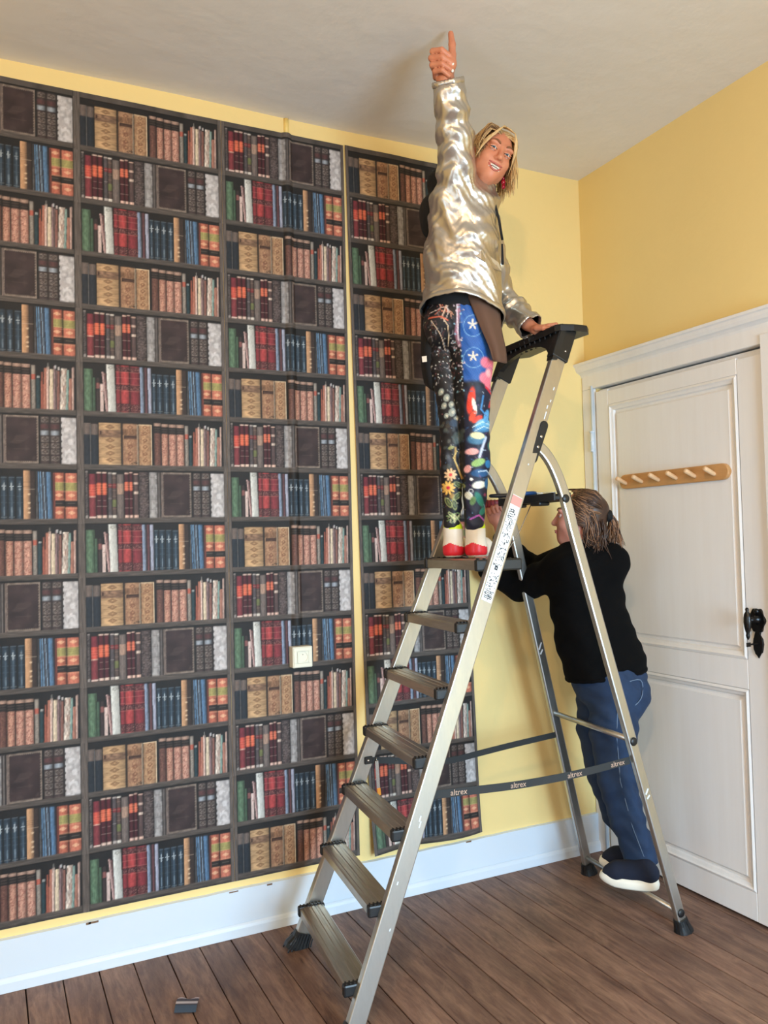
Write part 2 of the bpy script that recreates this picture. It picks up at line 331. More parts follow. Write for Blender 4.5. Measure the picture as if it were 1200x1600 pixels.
for z0, z1 in ((.985, 2.062), (.118, .872)):
    y0, y1 = -.8845, -.1685
    # moulding: four mitred strips, then the raised and fielded panel
    bm = bmesh.new(); pr = [(0, -.012), (.010, -.016), (.016, -.010), (.026, -.006), (.030, .004)]
    loops = []
    for d, h in pr: loops.append([bm.verts.new((XC+h, y, z)) for y, z in ((y0+d, z0+d), (y1-d, z0+d), (y1-d, z1-d), (y0+d, z1-d))])
    for a, b in zip(loops[:-1], loops[1:]):
        for k in range(4): bm.faces.new((a[k], a[(k+1) % 4], b[(k+1) % 4], b[k]))
    obj('panel_moulding', bm, M['door'], leaf)
    bm = bmesh.new(); pr = [(.029, .004), (.040, .003), (.048, -.004), (.0485, -.006)]; loops = []
    for d, h in pr: loops.append([bm.verts.new((XC+h, y, z)) for y, z in ((y0+d, z0+d), (y1-d, z0+d), (y1-d, z1-d), (y0+d, z1-d))])
    for a, b in zip(loops[:-1], loops[1:]):
        for k in range(4): bm.faces.new((a[k], a[(k+1) % 4], b[(k+1) % 4], b[k]))
    bm.faces.new(loops[-1]); obj('panel', bm, M['door'], leaf)
bm = bmesh.new(); add_tube(bm, [(XC-.026, DY0+.014, 1.86), (XC-.026, DY0+.014, 1.95)], .009, 10)
for z in (1.86, 1.905, 1.95): add_lathe(bm, (XC-.026, DY0+.014, z-.004), (0, 0, 1), [(.0, 0), (.0115, .001), (.0115, .007), (0, .008)], 10)
obj('hinge', bm, M['white'], dr, True)
bm = bmesh.new(); yz_box(bm, XC+.04, XC+.1, DY0-.002, DY1+.002, .0, DZ-.002, 0); obj('door_gap_backing', bm, M['gap'], dr)
# black cast handle, rosette, escutcheon and key
hx = F0; ex, ey, ez = (0, -1, 0), (0, 0, 1), (-1, 0, 0)
def blobpoly(w, h, lobes, n=40):
    out = []
    for k in range(n):
        a = 2*math.pi*k/n; e = 1+.10*math.cos(lobes*a); out.append((w/2*e*math.cos(a), h/2*e*math.sin(a)))
    return out
hd = obj('door_handle', add_prism(bmesh.new(), blobpoly(.066, .088, 6), (hx, -.938, 1.136), ex, ey, ez, .008, .003), M['black_iron'], leaf)
bm = bmesh.new(); add_lathe(bm, (hx-.006, -.938, 1.140), (-1, 0, 0), [(.017, 0), (.020, .004), (.012, .010), (.009, .02), (.009, .052)], 16); obj('handle_neck', bm, M['black_iron'], hd, True) if False else None
add_lathe(bm, (hx-.006, -.938, 1.170), (-1, 0, 0), [(.010, 0), (.011, .004), (.005, .008)], 12)
bm2 = bm
# ornate drop-shaped knob, turned upright like a leaf
pts = [(hx-.056, -.938, 1.136+dz) for dz in (.050, .044, .036, .026, .012, -.004, -.020, -.034, -.044, -.052, -.060, -.068)]
add_sweep(bm2, pts, circ(.013, 12, .010), (0, 1, 0), True, [.35, .6, .45, .95, 1.15, 1.2, 1.05, .8, .5, .62, .5, .15])
o = obj('handle_knob', bm2, M['black_iron'], leaf, True)
es = obj('key_escutcheon', add_prism(bmesh.new(), [(.0, .052), (.012, .046), (.010, .036), (.020, .022), (.023, .004), (.019, -.018), (.016, -.028), (.010, -.032), (0, -.050), (-.010, -.032), (-.016, -.028), (-.019, -.018), (-.023, .004), (-.020, .022), (-.010, .036), (-.012, .046)], (hx, -.938, 1.046), ex, ey, ez, .007, .003), M['black_iron'], leaf)
bm = bmesh.new(); add_tube(bm, [(hx-.004, -.938, 1.050), (hx-.045, -.938, 1.050)], .0035, 8); add_box(bm, (hx-.066, -.9395, 1.042), (hx-.044, -.9365, 1.058), .001); obj('key', bm, M['black_iron'], leaf)

# ------------------------------------------------------------------ peg rack on the door
pr_ = thing('peg_rack', 'light wooden coat rack with six slanting pegs mounted on white door', 'coat rack', (XC, -.53, 1.66))
ya, yb, zc = -.236, -.838, 1.700
poly = []
R = .032
for k in range(13): a = -math.pi/2+math.pi*k/12; poly.append((-(ya)-R+.0-R*math.cos(a)*0 - 0, 0)) if False else None
poly = [(-ya+R-R*math.cos(t), R*math.sin(t)) for t in np.linspace(-math.pi/2, math.pi/2, 9)][::-1]+[(-yb-R+R*math.cos(t), R*math.sin(t)) for t in np.linspace(-math.pi/2, math.pi/2, 9)]
obj('backboard', add_prism(bmesh.new(), poly, (XC-.004, 0, zc), ex, ey, ez, .018, .004), M['peg'], pr_)
for k in range(6):
    y = -.278-k*.0985
    bm = bmesh.new(); add_lathe(bm, (XC-.020, y, zc-.008), (-1, 0, .42), [(.0085, 0), (.0085, .006), (.0092, .02), (.0098, .052), (.009, .058), (.005, .061)], 14); obj('peg', bm, M['peg_light'], pr_, True)

# ------------------------------------------------------------------ conduit and socket on the back wall
CX = .797
cd = tag(obj('cable_conduit', add_sweep(bmesh.new(), [(CX, -.001, HC-.005), (CX, -.001, 3.108)], rrect(.020, .022, .45, 4), (1, 0, 0)), M['gold'], None, True), 'thin yellow-painted vertical cable conduit above the wallpaper seam near the ceiling', 'conduit')
sk = thing('wall_socket', 'square ivory surface-mounted power socket on the book wallpaper', 'socket', (.80, 0, .975))
sx, sz, sd = .803, 1.020, .046
bm = bmesh.new(); add_box(bm, (sx-.041, -sd, sz-.041), (sx+.041, -.002, sz+.041), .004, 2); obj('housing', bm, M['white_plastic'], sk)
bm = bmesh.new()                                           # face plate with round well
n = 28; zf = -sd-.0035
ring_o = []; ring_i = []; ring_b = []
for k in range(n):
    a = 2*math.pi*k/n; ca, sa = math.cos(a), math.sin(a); m_ = max(abs(ca), abs(sa)); ring_o.append(bm.verts.new((sx+.0225*ca/m_, zf, sz+.0225*sa/m_)))
    ring_i.append(bm.verts.new((sx+.0195*ca, zf, sz+.0195*sa))); ring_b.append(bm.verts.new((sx+.018*ca, zf+.014, sz+.018*sa)))
for k in range(n):
    j = (k+1) % n; bm.faces.new((ring_o[k], ring_o[j], ring_i[j], ring_i[k])); bm.faces.new((ring_i[k], ring_i[j], ring_b[j], ring_b[k]))
bm.faces.new(ring_b); obj('face_plate', bm, M['white_plastic'], sk)
bm = bmesh.new(); add_box(bm, (sx-.0375, -sd-.003, sz-.0375), (sx+.0375, -sd+.001, sz-.0232), .001); add_box(bm, (sx-.0375, -sd-.003, sz+.0232), (sx+.0375, -sd+.001, sz+.0375), .001)
add_box(bm, (sx-.0375, -sd-.003, sz-.0232), (sx-.0232, -sd+.001, sz+.0232), .001); add_box(bm, (sx+.0232, -sd-.003, sz-.0232), (sx+.0375, -sd+.001, sz+.0232), .001)
obj('cover_frame', bm, M['white_plastic'], sk)
for dx in (-.0095, .0095):
    bm = bmesh.new(); add_lathe(bm, (sx+dx, zf+.0135, sz), (0, -1, 0), [(.0028, 0), (.0028, .0004)], 10); obj('pin_hole', bm, M['gap'], sk)
bm = bmesh.new(); add_lathe(bm, (sx, zf+.014, sz+.010), (0, -1, 0), [(.0024, 0), (.0024, .011), (.0012, .013)], 10); obj('earth_pin', bm, M['steel'], sk, True)

# ------------------------------------------------------------------ book wallpaper: the print is painted in millimetres, then carried by fine sheets
W_, RH = 530, 193
def noise2(h, w, s, seed):
    r = np.random.default_rng(seed); gh, gw = int(h/s[0])+3, int(w/s[1])+3; g = r.random((gh, gw))
    y = np.linspace(0, gh-2.001, h); x = np.linspace(0, gw-2.001, w); yi, xi = y.astype(int), x.astype(int); fy, fx = (y-yi)[:, None], (x-xi)[None]
    return (g[yi][:, xi]*(1-fy)*(1-fx)+g[yi+1][:, xi]*fy*(1-fx)+g[yi][:, xi+1]*(1-fy)*fx+g[yi+1][:, xi+1]*fy*fx)
def X(cx):
    t = (cx-45)/1142.0; return (t-.075*t*(1-t))*W_
SC = .473
class Row:
    def __init__(s, base, seed):
        s.c = np.zeros((RH, W_, 3)); s.base = base; s.seed = seed; s.r = np.random.default_rng(seed)
        s.c[:] = (30, 28, 28)
        s.c *= (.8+.4*noise2(RH, W_, (40, 40), seed))[..., None]
        g = noise2(RH, W_, (1.2, 26), seed+1); bd = np.array((86, 77, 71))*(.72+.5*g)[..., None]
        s.c[:19] = bd[:19]; s.c[17:19] *= 1.1; s.c[0:2] *= .6; s.c[-3:] *= .6
    def v(s, cx, y):
        b = s.base(cx) if callable(s.base) else s.base
        return 19+(b-y)*SC
    def sl(s, x0, x1, yt, yb):
        a, b = int(round(X(x0))), max(int(round(X(x1))), int(round(X(x0)))+1); xm = (x0+x1)/2
        lo, hi = int(round(s.v(xm, yb))), int(round(s.v(xm, yt))); return slice(max(lo, 0), min(max(hi, lo+1), RH)), slice(a, b)
    def rect(s, x0, x1, yt, yb, col, cyl=0.0, nz=.12, grain=(9, 3)):
        if yb is None: yb = s.base((x0+x1)/2) if callable(s.base) else s.base
        ys, xs = s.sl(x0, x1, yt, yb); h, w = ys.stop-ys.start, xs.stop-xs.start
        if h <= 0 or w <= 0: return ys, xs
        t = (np.arange(w)+.5)/w; sh = 1-cyl*np.abs(2*t-.85)**1.7
        s.r.random(); n_ = noise2(h, w, grain, int(s.r.integers(1e6)))
        s.c[ys, xs] = np.array(col)*sh[None, :, None]*(1-nz+2*nz*n_)[..., None]; return ys, xs
    def spine(s, x0, x1, yt, col, cyl=.45, tip=None, bands=(), nz=.14, grain=(9, 3)):
        ys, xs = s.rect(x0, x1, yt, None, col, cyl, nz, grain)
        for (a, b, c2) in bands: s.rect(x0, x1, a, b, c2, cyl, nz*.8)
        if tip:
            s.rect(x0, x1, yt, yt+9, tip, cyl*.5); b = s.base((x0+x1)/2) if callable(s.base) else s.base; s.rect(x0, x1, b-22, b-2, tip, cyl*.5)
        s.c[ys, xs.start:xs.start+1] *= .45; s.c[ys, xs.stop-1:xs.stop] *= .35; s.c[ys.stop-1:ys.stop, xs] *= .7
    def line(s, x0, x1, y, col, th=1):
        ys, xs = s.sl(x0, x1, y-1, y+1); s.c[ys.start:ys.start+th, xs] = s.c[ys.start:ys.start+th, xs]*.25+np.array(col)*.75
    def diamond(s, cx, y, rx, ry, col, th=.45, fill=False):
        x0, v0 = X(cx), s.v(cx, y); rx, ry = rx*SC, ry*SC
        ya, yb, xa, xb = int(v0-ry-1), int(v0+ry+2), int(x0-rx-1), int(x0+rx+2)
        yy, xx = np.mgrid[ya:yb, xa:xb]; d = np.abs(xx-x0)/rx+np.abs(yy-v0)/ry
        m = (d < 1) if fill else (np.abs(d-.8) < th); m = m[..., None]*.75
        s.c[ya:yb, xa:xb] = s.c[ya:yb, xa:xb]*(1-m)+np.array(col)*m
    def speck(s, x0, x1, yt, yb, col, p=.35, sz=(2, 2)):
        if yb is None: yb = s.base((x0+x1)/2) if callable(s.base) else s.base
        ys, xs = s.sl(x0, x1, yt, yb); h, w = ys.stop-ys.start, xs.stop-xs.start
        n_ = noise2(h, w, sz, int(s.r.integers(1e6))); q = np.quantile(n_, 1-p); m = np.clip((n_-q)/.08, 0, 1)[..., None]*.8
        s.c[ys, xs] = s.c[ys, xs]*(1-m)+np.array(col)*m
    def slant(s, x0, x1, yt, dx, col, nz=.15):
        """a leaning thin book or pamphlet"""
        b = s.base((x0+x1)/2) if callable(s.base) else s.base; lo = 19; hi = int(s.v((x0+x1)/2, yt)); a0, a1 = X(x0), X(x1); n_ = noise2(RH, W_, (8, 2), int(s.r.integers(1e6)))
        for k in range(lo, min(hi, RH)):
            t = (k-lo)/max(hi-lo, 1); o = dx*SC*t; i0, i1 = int(round(a0+o)), max(int(round(a1+o)), int(round(a0+o))+1)
            sh = np.linspace(1.08, .78, i1-i0)[:, None]
            s.c[k, i0:i1] = np.array(col)*sh*(1-nz+2*nz*n_[k, i0:i1, None]); s.c[k, i1-1:i1] *= .6
    def ridge(s, x0, x1, ys_, col=(20, 16, 14)):
        for y in ys_: s.line(x0, x1, y, col, 1)
# ---- row A: navy pair, tan folios, marbled set, pamphlets
A = Row(lambda cx: 394+(cx-70)*.012, 11)
for x0, x1, y in ((70, 131, 80), (131, 188, 85)): A.spine(x0, x1, y, (40, 46, 54), .3, bands=((y, 166, (112, 96, 88)),))
A.line(70, 131, 82, (140, 128, 120)); A.rect(124, 130, 88, None, (86, 84, 84), 0)
A.spine(191, 366, 75, (200, 158, 112), .22, grain=(4, 14)); A.rect(193, 364, 128, 186, (138, 104, 80), .15, .25, (4, 10)); A.rect(200, 215, 138, 165, (70, 48, 38), 0)
A.ridge(191, 366, (92, 187, 236, 274, 318, 337), (104, 74, 50))
for y in (107, 208, 258, 308, 360): A.diamond(279, y, 38, 19, (112, 78, 52), .22); A.diamond(279, y, 18, 9, (120, 84, 58), .3)
A.line(191, 366, 390, (232, 200, 150), 1)
A.spine(378, 496, 80, (182, 136, 100), .25); A.rect(380, 494, 122, 166, (140, 100, 72), .2, .25); A.rect(388, 488, 168, 196, (74, 50, 40), .1, .35, (5, 9)); A.speck(380, 494, 196, 380, (140, 94, 72), .4, (3, 3)); A.ridge(378, 496, (118, 200, 284, 345), (110, 76, 54))
for y in (107, 255, 312, 358): A.diamond(436, y, 22, 18, (120, 78, 56), .3)
A.speck(430, 494, 368, 394, (24, 18, 18), .35, (3, 4)); A.rect(491, 496, 84, None, (222, 200, 170), 0)
A.spine(502, 606, 82, (188, 144, 104), .22); A.speck(504, 600, 100, 390, (146, 100, 70), .3, (4, 4)); A.ridge(502, 606, (125, 180, 230, 285, 340), (126, 88, 60))
for y in (105, 152, 206, 256, 312, 362): A.diamond(552, y, 20, 16, (118, 76, 52), .3)
A.rect(600, 606, 86, None, (232, 206, 170), 0); A.rect(502, 600, 82, 88, (222, 190, 150), 0)
for x0, x1, y, c1, c2, p in ((622, 677, 70, (122, 82, 70), (84, 50, 46), .4), (680, 734, 74, (206, 150, 124), (134, 76, 66), .42), (738, 796, 76, (214, 158, 134), (140, 80, 70), .42), (798, 857, 78, (218, 162, 138), (138, 78, 68), .4)):
    A.spine(x0, x1, y, c1, .38); A.speck(x0+2, x1-2, y+80, None, c2, p, (2.2, 2.2)); A.rect(x0, x1, y+22, y+78, (44, 36, 34), .3, .3, (3, 3)); A.line(x0+5, x1-5, y+40, (120, 104, 88)); A.line(x0+5, x1-5, y+60, (110, 96, 84)); A.rect(x0, x1, y, y+20, (182, 146, 126), .3)
A.spine(861, 891, 82, (158, 146, 134), .3, bands=((150, 190, (190, 96, 78)),)); A.speck(863, 889, 195, None, (118, 108, 98), .35)
A.spine(894, 921, 170, (44, 66, 72), .3); A.rect(900, 915, 160, 176, (150, 150, 146), 0)
A.slant(925, 945, 130, 6, (160, 86, 68)); A.slant(942, 966, 100, 8, (178, 112, 92)); A.rect(938, 946, 130, 222, (30, 24, 22), 0)
A.slant(964, 979, 88, 3, (222, 188, 172)); A.rect(972, 977, 62, 110, (120, 116, 110), 0); A.slant(986, 1010, 105, 2, (228, 204, 172)); A.slant(1010, 1022, 78, 4, (150, 120, 120)); A.slant(1022, 1034, 110, 5, (104, 82, 80)); A.slant(1034, 1050, 120, 4, (146, 96, 84)); A.rect(1018, 1030, 78, 100, (190, 190, 190), 0); A.rect(1040, 1052, 88, 112, (188, 176, 170), 0)
A.slant(1055, 1092, 96, 10, (216, 196, 180), .3); A.speck(1068, 1096, 110, 380, (150, 106, 92), .3, (12, 2)); A.slant(1092, 1108, 106, 10, (132, 160, 150)); A.slant(1110, 1134, 168, 6, (168, 112, 94)); A.slant(1134, 1147, 84, 4, (196, 162, 148))
# ---- row B: red calf set, taupe books, brown cover, ornate pair, vellum
B = Row(808, 23)
B.spine(80, 106, 450, (92, 82, 80), .3, tip=(150, 140, 134)); B.speck(82, 104, 470, 790, (50, 42, 42), .4)
B.spine(110, 164, 472, (138, 56, 62), .35, bands=((474, 552, (126, 46, 56)), (552, 640, (214, 82, 66)), (640, 650, (226, 170, 150)))); B.rect(112, 162, 796, 806, (220, 190, 176), 0); B.ridge(112, 162, (580, 600, 616), (240, 140, 110))
for x0, x1 in ((167, 211), (212, 252)):
    B.spine(x0, x1, 458, (84, 34, 42), .38, tip=(222, 188, 170), bands=((470, 541, (92, 34, 42)), (541, 630, (232, 104, 72)))); B.line(x0+2, x1-2, 720, (214, 186, 170), 1); B.line(x0+10, x1-10, 672, (190, 170, 160)); B.ridge(x0, x1, (556, 575, 590, 608), (250, 150, 110))
B.spine(259, 290, 460, (88, 78, 80), .3, tip=(186, 172, 164)); B.rect(261, 288, 545, 575, (130, 50, 54), .2); B.line(261, 288, 660, (160, 150, 146), 2); B.line(261, 288, 560, (210, 180, 160), 1)
B.spine(291, 325, 462, (92, 74, 68), .3, tip=(226, 214, 200), bands=((545, 580, (132, 50, 50)), (668, 722, (112, 116, 70)))); B.ridge(292, 324, (500, 560, 600, 640, 740), (164, 130, 110))
B.spine(328, 382, 472, (116, 102, 96), .25, bands=((546, 626, (172, 138, 118)),))
for x0, x1, y in ((387, 421, 460), (423, 453, 455)):
    B.spine(x0, x1, y, (82, 34, 40), .38, tip=(222, 180, 162), bands=((530, 598, (230, 108, 78)),)); B.line(x0+2, x1-2, 660, (220, 196, 184)); B.line(x0+2, x1-2, 734, (214, 186, 170)); B.ridge(x0, x1, (545, 566, 584), (250, 160, 120))
B.spine(457, 496, 465, (94, 72, 70), .35, tip=(222, 180, 160), bands=((534, 550, (214, 178, 160)), (606, 624, (216, 190, 172))))
B.spine(498, 576, 455, (84, 70, 68), .35, nz=.3, grain=(4, 8)); B.ridge(498, 576, (470, 488, 508, 530, 548, 580, 612, 640, 668, 700, 728, 752, 778), (34, 27, 26)); B.speck(500, 574, 470, 790, (118, 102, 98), .25, (3, 5))
B.spine(579, 641, 455, (158, 152, 150), .25); B.speck(581, 639, 470, 800, (176, 171, 168), .25, (14, 12)); B.ridge(579, 641, (497, 580, 665, 746), (74, 66, 64)); B.rect(640, 666, 452, None, (66, 58, 56), 0); B.rect(652, 658, 460, None, (110, 102, 98), 0)
B.rect(672, 906, 454, 806, (132, 116, 104), 0, .2, (6, 10)); B.rect(690, 893, 470, 792, (56, 42, 42), 0, .20, (30, 40)); B.speck(700, 884, 480, 780, (72, 56, 54), .25, (22, 30))
for k in range(16):
    for y in (472, 790): B.diamond(698+k*12.6, y, 6, 8, (58, 44, 44), fill=True)
    if k < 22:
        for x in (690, 893): B.diamond(x, 480+k*20, 8, 7, (58, 44, 44), fill=True)
B.rect(672, 688, 454, 806, (116, 100, 92), 0, .2); B.line(740, 850, 700, (96, 78, 72)); B.line(755, 820, 640, (90, 74, 70))
for x0, x1 in ((918, 981), (985, 1051)):
    B.spine(x0, x1, 455, (74, 60, 58), .3); B.rect(x0+3, x1-3, 562, 594, (156, 162, 170), .5); B.rect(x0+3, x1-3, 516, 548, (92, 58, 58), .3)
    for y in (482, 627, 674, 720, 768):
        B.rect(x0+8, x1-6, y-18, y+18, (136, 122, 114), .35, .25); B.diamond((x0+x1)/2, y, 22, 18, (48, 36, 34), .28); B.diamond((x0+x1)/2, y, 7, 6, (48, 36, 34), fill=True)
    B.ridge(x0, x1, (506, 556, 600, 650, 697, 744, 792), (30, 24, 24))
B.spine(1058, 1163, 460, (190, 183, 181), .12, nz=.2, grain=(10, 10)); B.speck(1062, 1160, 465, 800, (214, 209, 208), .3, (14, 14)); B.speck(1062, 1160, 465, 800, (176, 167, 165), .2, (9, 9))
for y in (500, 545, 590, 640, 690, 730, 770): B.diamond(1060, y, 7, 12, (52, 44, 42), fill=True)
# ---- row C: green, cream, red set, navy set, blue pamphlets, orange pair
C_ = Row(lambda cx: 1228-(cx-80)*.029, 37)
C_.spine(80, 153, 905, (92, 120, 92), .42, nz=.18); C_.ridge(84, 148, (960, 1000, 1040, 1100, 1150, 1190), (72, 98, 74)); C_.spine(147, 172, 970, (74, 98, 76), .4)
C_.spine(174, 208, 970, (62, 50, 50), .35, bands=((1010, 1052, (138, 84, 80)),)); C_.spine(207, 236, 1015, (216, 188, 178), .2); C_.line(212, 232, 1075, (150, 96, 90), 2)
C_.slant(252, 268, 920, -28, (190, 152, 146)); C_.slant(264, 274, 930, -20, (120, 82, 80))
C_.slant(270, 332, 858, -12, (208, 206, 198), .1); C_.diamond(290, 885, 20, 14, (140, 138, 128), .3); C_.line(262, 318, 908, (170, 166, 158))
for x0, x1, c1, c2 in ((331, 368, (150, 52, 58), (120, 42, 50)), (369, 439, (186, 66, 66), (150, 48, 54)), (441, 521, (142, 50, 58), (112, 38, 46))):
    C_.spine(x0, x1, 858, c1, .4)
    for a, b in ((866, 905), (1008, 1048), (1152, 1214)): C_.rect(x0+1, x1-1, a, b, (88, 40, 44), .3); C_.speck(x0+3, x1-3, a+3, b-3, (160, 108, 100), .30, (2.2, 2.2))
    C_.ridge(x0, x1, (908, 952, 1000, 1052), (206, 128, 118)); C_.ridge(x0, x1, (1075, 1120), c2)
C_.slant(523, 547, 858, -4, (134, 148, 172)); C_.slant(548, 560, 860, -3, (60, 50, 54)); C_.slant(560, 576, 858, -3, (108, 66, 70)); C_.slant(576, 584, 858, -3, (56, 40, 44)); C_.slant(584, 608, 858, -3, (168, 170, 190))
for x0, x1, y in ((609, 646, 900), (648, 697, 900), (700, 749, 898), (752, 803, 898)):
    C_.spine(x0, x1, y, (44, 60, 74), .42); C_.line(x0+4, x1-4, y+6, (140, 150, 158)); C_.rect((x0+x1)/2-3, (x0+x1)/2+4, 930, None, (70, 88, 104), 0); m_ = (x0+x1)/2
    C_.rect(m_-3, m_+3, 945, 1000, (168, 178, 184), 0, .3); C_.rect(m_-14, m_+14, 968, 974, (170, 180, 186), 0, .3); C_.rect(m_-5, m_+8, 985, 992, (150, 160, 168), 0); C_.line(x0+4, x1-4, 1040, (84, 100, 112)); C_.line(x0+4, x1-4, 1090, (80, 96, 108)); C_.rect(m_-4, m_+4, 1120, 1185, (110, 128, 142), 0); C_.line(x0+4, x1-4, 1196, (160, 164, 160), 1)
C_.spine(803, 880, 852, (60, 48, 44), .1)
ys, xs = C_.sl(803, 846, 852, 1206); t = np.linspace(0, 1, xs.stop-xs.start)[None, :, None]; C_.c[ys, xs] = (np.array((206, 154, 110))*(1-.12*t)*np.clip(1.6-1.1*t, 0, 1)+np.array((60, 48, 44))*np.clip(t*1.1-.6, 0, 1))*(.9+.2*noise2(ys.stop-ys.start, xs.stop-xs.start, (10, 3), 99))[..., None]
C_.ridge(804, 879, (936, 952, 966), (40, 30, 28)); C_.line(804, 879, 988, (216, 196, 172), 1)
for y in (1026, 1090, 1128, 1160): C_.diamond(838, y, 12, 8, (240, 206, 166), fill=True)
for x0, x1, c, d in ((881, 890, (96, 92, 92), 2), (890, 902, (44, 44, 48), -6), (900, 908, (92, 132, 170), -10), (908, 916, (50, 56, 66), -10), (915, 926, (104, 138, 168), -12), (926, 940, (62, 60, 68), -12), (938, 944, (150, 176, 200), -12), (944, 958, (52, 62, 78), -10), (957, 985, (86, 122, 158), -10), (984, 992, (52, 60, 76), -8)): C_.slant(x0+8, x1+8, 854, d, c)
for x0, x1, c1 in ((1000, 1076, (196, 104, 80)), (1080, 1163, (212, 118, 92))):
    C_.spine(x0, x1, 857, c1, .3, bands=((930, 990, (170, 158, 92)), (1062, 1112, (46, 38, 36)))); C_.ridge(x0, x1, (926, 992, 1000, 1056, 1062, 1114, 1120), (230, 172, 130)); C_.ridge(x0, x1, (945, 960, 975), (120, 112, 62)); C_.line(x0+14, x1-14, 1085, (150, 140, 120))
    for y in (890, 1026, 1156): C_.diamond((x0+x1)/2, y, 26, 14, (240, 186, 142), .3); C_.diamond((x0+x1)/2, y, 10, 9, (244, 196, 150), fill=True)
    C_.rect(x0, x0+14, 862, None, (110, 56, 48), 0) if x0 == 1000 else None
ROWS = []
for R_ in (A, B, C_):
    c = R_.c
    g = noise2(RH, W_, (30, 1.3), R_.seed+5); up = np.array((98, 87, 80))*(.72+.5*g)[..., None]
    c[:, :13] = up[:, :13]; c[:, 518:] = up[:, 518:]; c[:, 12:14] *= .55; c[:, 516:518] *= .5
    c = c*.90+c.mean(2, keepdims=True)*.10; c *= (1+.10*(rng.random((RH, W_, 1))-.5)); ROWS.append(np.clip(c, 4, 250))
PITCH = .1926; ZTOP, ZBOT = 3.1135, .198
def paper_colors(xs, zs, start):
    """mean print colour at sheet positions xs (0..0.53) and heights zs"""
    out = np.zeros((len(zs), len(xs), 3)); xi = np.clip((xs*1000).astype(int), 1, W_-2)
    for j, z in enumerate(zs):
        zz = z-(.223-.019); i = int(math.floor(zz/PITCH)); v = (zz-i*PITCH)/PITCH*RH; i = 14-i
        if i > 14: i, v = 14, 0
        if i < 0: i, v = 0, 5
        R_ = LROWS[(i+start) % 3]; vi = int(np.clip(v, 1, RH-2)); out[j] = R_[vi-1:vi+2][:, xi].mean(0)*.5+R_[vi-1:vi+2][:, xi-1].mean(0)*.25+R_[vi-1:vi+2][:, xi+1].mean(0)*.25
    return out
PRINT_GAIN = 0.92
LROWS = [lin(r)*PRINT_GAIN for r in ROWS]
M['paper'] = mat('printed_paper', (0, 0, 0), .6, attr=True, noise=(260, .10, (60, 54, 50)), spec=.3)
def paper_strip(label, u0, u1, start, place, step=.003, lead=None):
    nx = int(round((u1-u0)/step))+1; nz = int(round((ZTOP-ZBOT)/step))+1
    us = np.linspace(u0, u1, nx); zs = np.linspace(ZBOT, ZTOP, nz); U, Z = np.meshgrid(us, zs)
    Xw, Yw, Zw = place(U, Z); V = np.stack([Xw, Yw, Zw], -1).reshape(-1, 3)
    me = grid_mesh('wallpaper_strip', V, nz, nx, paper_colors(us, zs, start).reshape(-1, 3))
    o = obj('wallpaper_strip', me, M['paper']); return tag(o, label, 'wallpaper', 'strips of bookshelf wallpaper on the back wall')
def wob(U, Z, a=.0006): return -.0022-a*(np.sin(U*23+Z*5)+np.sin(Z*11-U*9))
paper_strip('strip of printed bookshelf wallpaper at the left edge of the picture', .10, .53, 1, lambda U, Z: (U-.53, wob(U, Z), Z), .0031)
paper_strip('full strip of bookshelf wallpaper left of the vertical conduit ridge, second from left', 0, .53, 0, lambda U, Z: (U-.002, wob(U, Z)-.0004, Z))
def place3(U, Z):
    x = U*.516/.53+.529; r = np.clip(1-np.abs(x-CX)/.021, 0, 1); up = 1/(1+np.exp(-(Z-1.05)/.02))
    y = wob(U, Z)-.0125*np.sin(r*math.pi/2)**.8*up
    return x, y, Z
paper_strip('strip of bookshelf wallpaper with the raised conduit ridge and the power socket', 0, .53, 1, place3)
def place4(U, Z):
    x = 1.050+U*.985+(ZTOP-Z)*.0145; lift = np.clip((.62-Z)/.42, 0, 1)**2
    y = wob(U, Z, .0012)-.004-.05*lift*np.clip(.35-U, 0, 1)-.010*lift*(1+np.sin(U*14+1))-.003*np.sin(Z*2.3)**2
    z = Z+.010*lift*np.sin(U*11+.5)*np.clip((.3-Z)/.1, 0, 1)-.006*lift*(1-U/.53)
    return x, y, z
paper_strip('right-hand loose strip of bookshelf wallpaper, hanging beside a yellow gap with curling bottom corner', 0, .53, 0, place4)
# small offcut lying on the floor
pts = [at_z(278, 1559, .004), at_z(312, 1559, .004), at_z(306, 1583, .004), at_z(272, 1584, .004)]
nu, nv = 12, 14; V = []; Cc = []
for j in range(nv):
    t = j/(nv-1)
    for i in range(nu):
        s = i/(nu-1); p = (pts[0]*(1-s)+pts[1]*s)*(1-t)+(pts[3]*(1-s)+pts[2]*s)*t
        V.append((p[0], p[1], .003+.009*math.sin(t*math.pi)+.004*t+.003*math.sin(9*s)*(t < .12)))
        c = (188, 176, 184) if t < .08 else (58, 44, 50) if t < .45 else (184, 176, 180) if t < .56 else (46, 40, 52) if t < .64 else (62, 76, 92)
        Cc.append(lin(c))
tag(obj('wallpaper_offcut', grid_mesh('wallpaper_offcut', np.array(V), nv, nu, np.array(Cc)), M['paper']), 'small dark striped paper offcut lying on the floorboards', 'offcut')
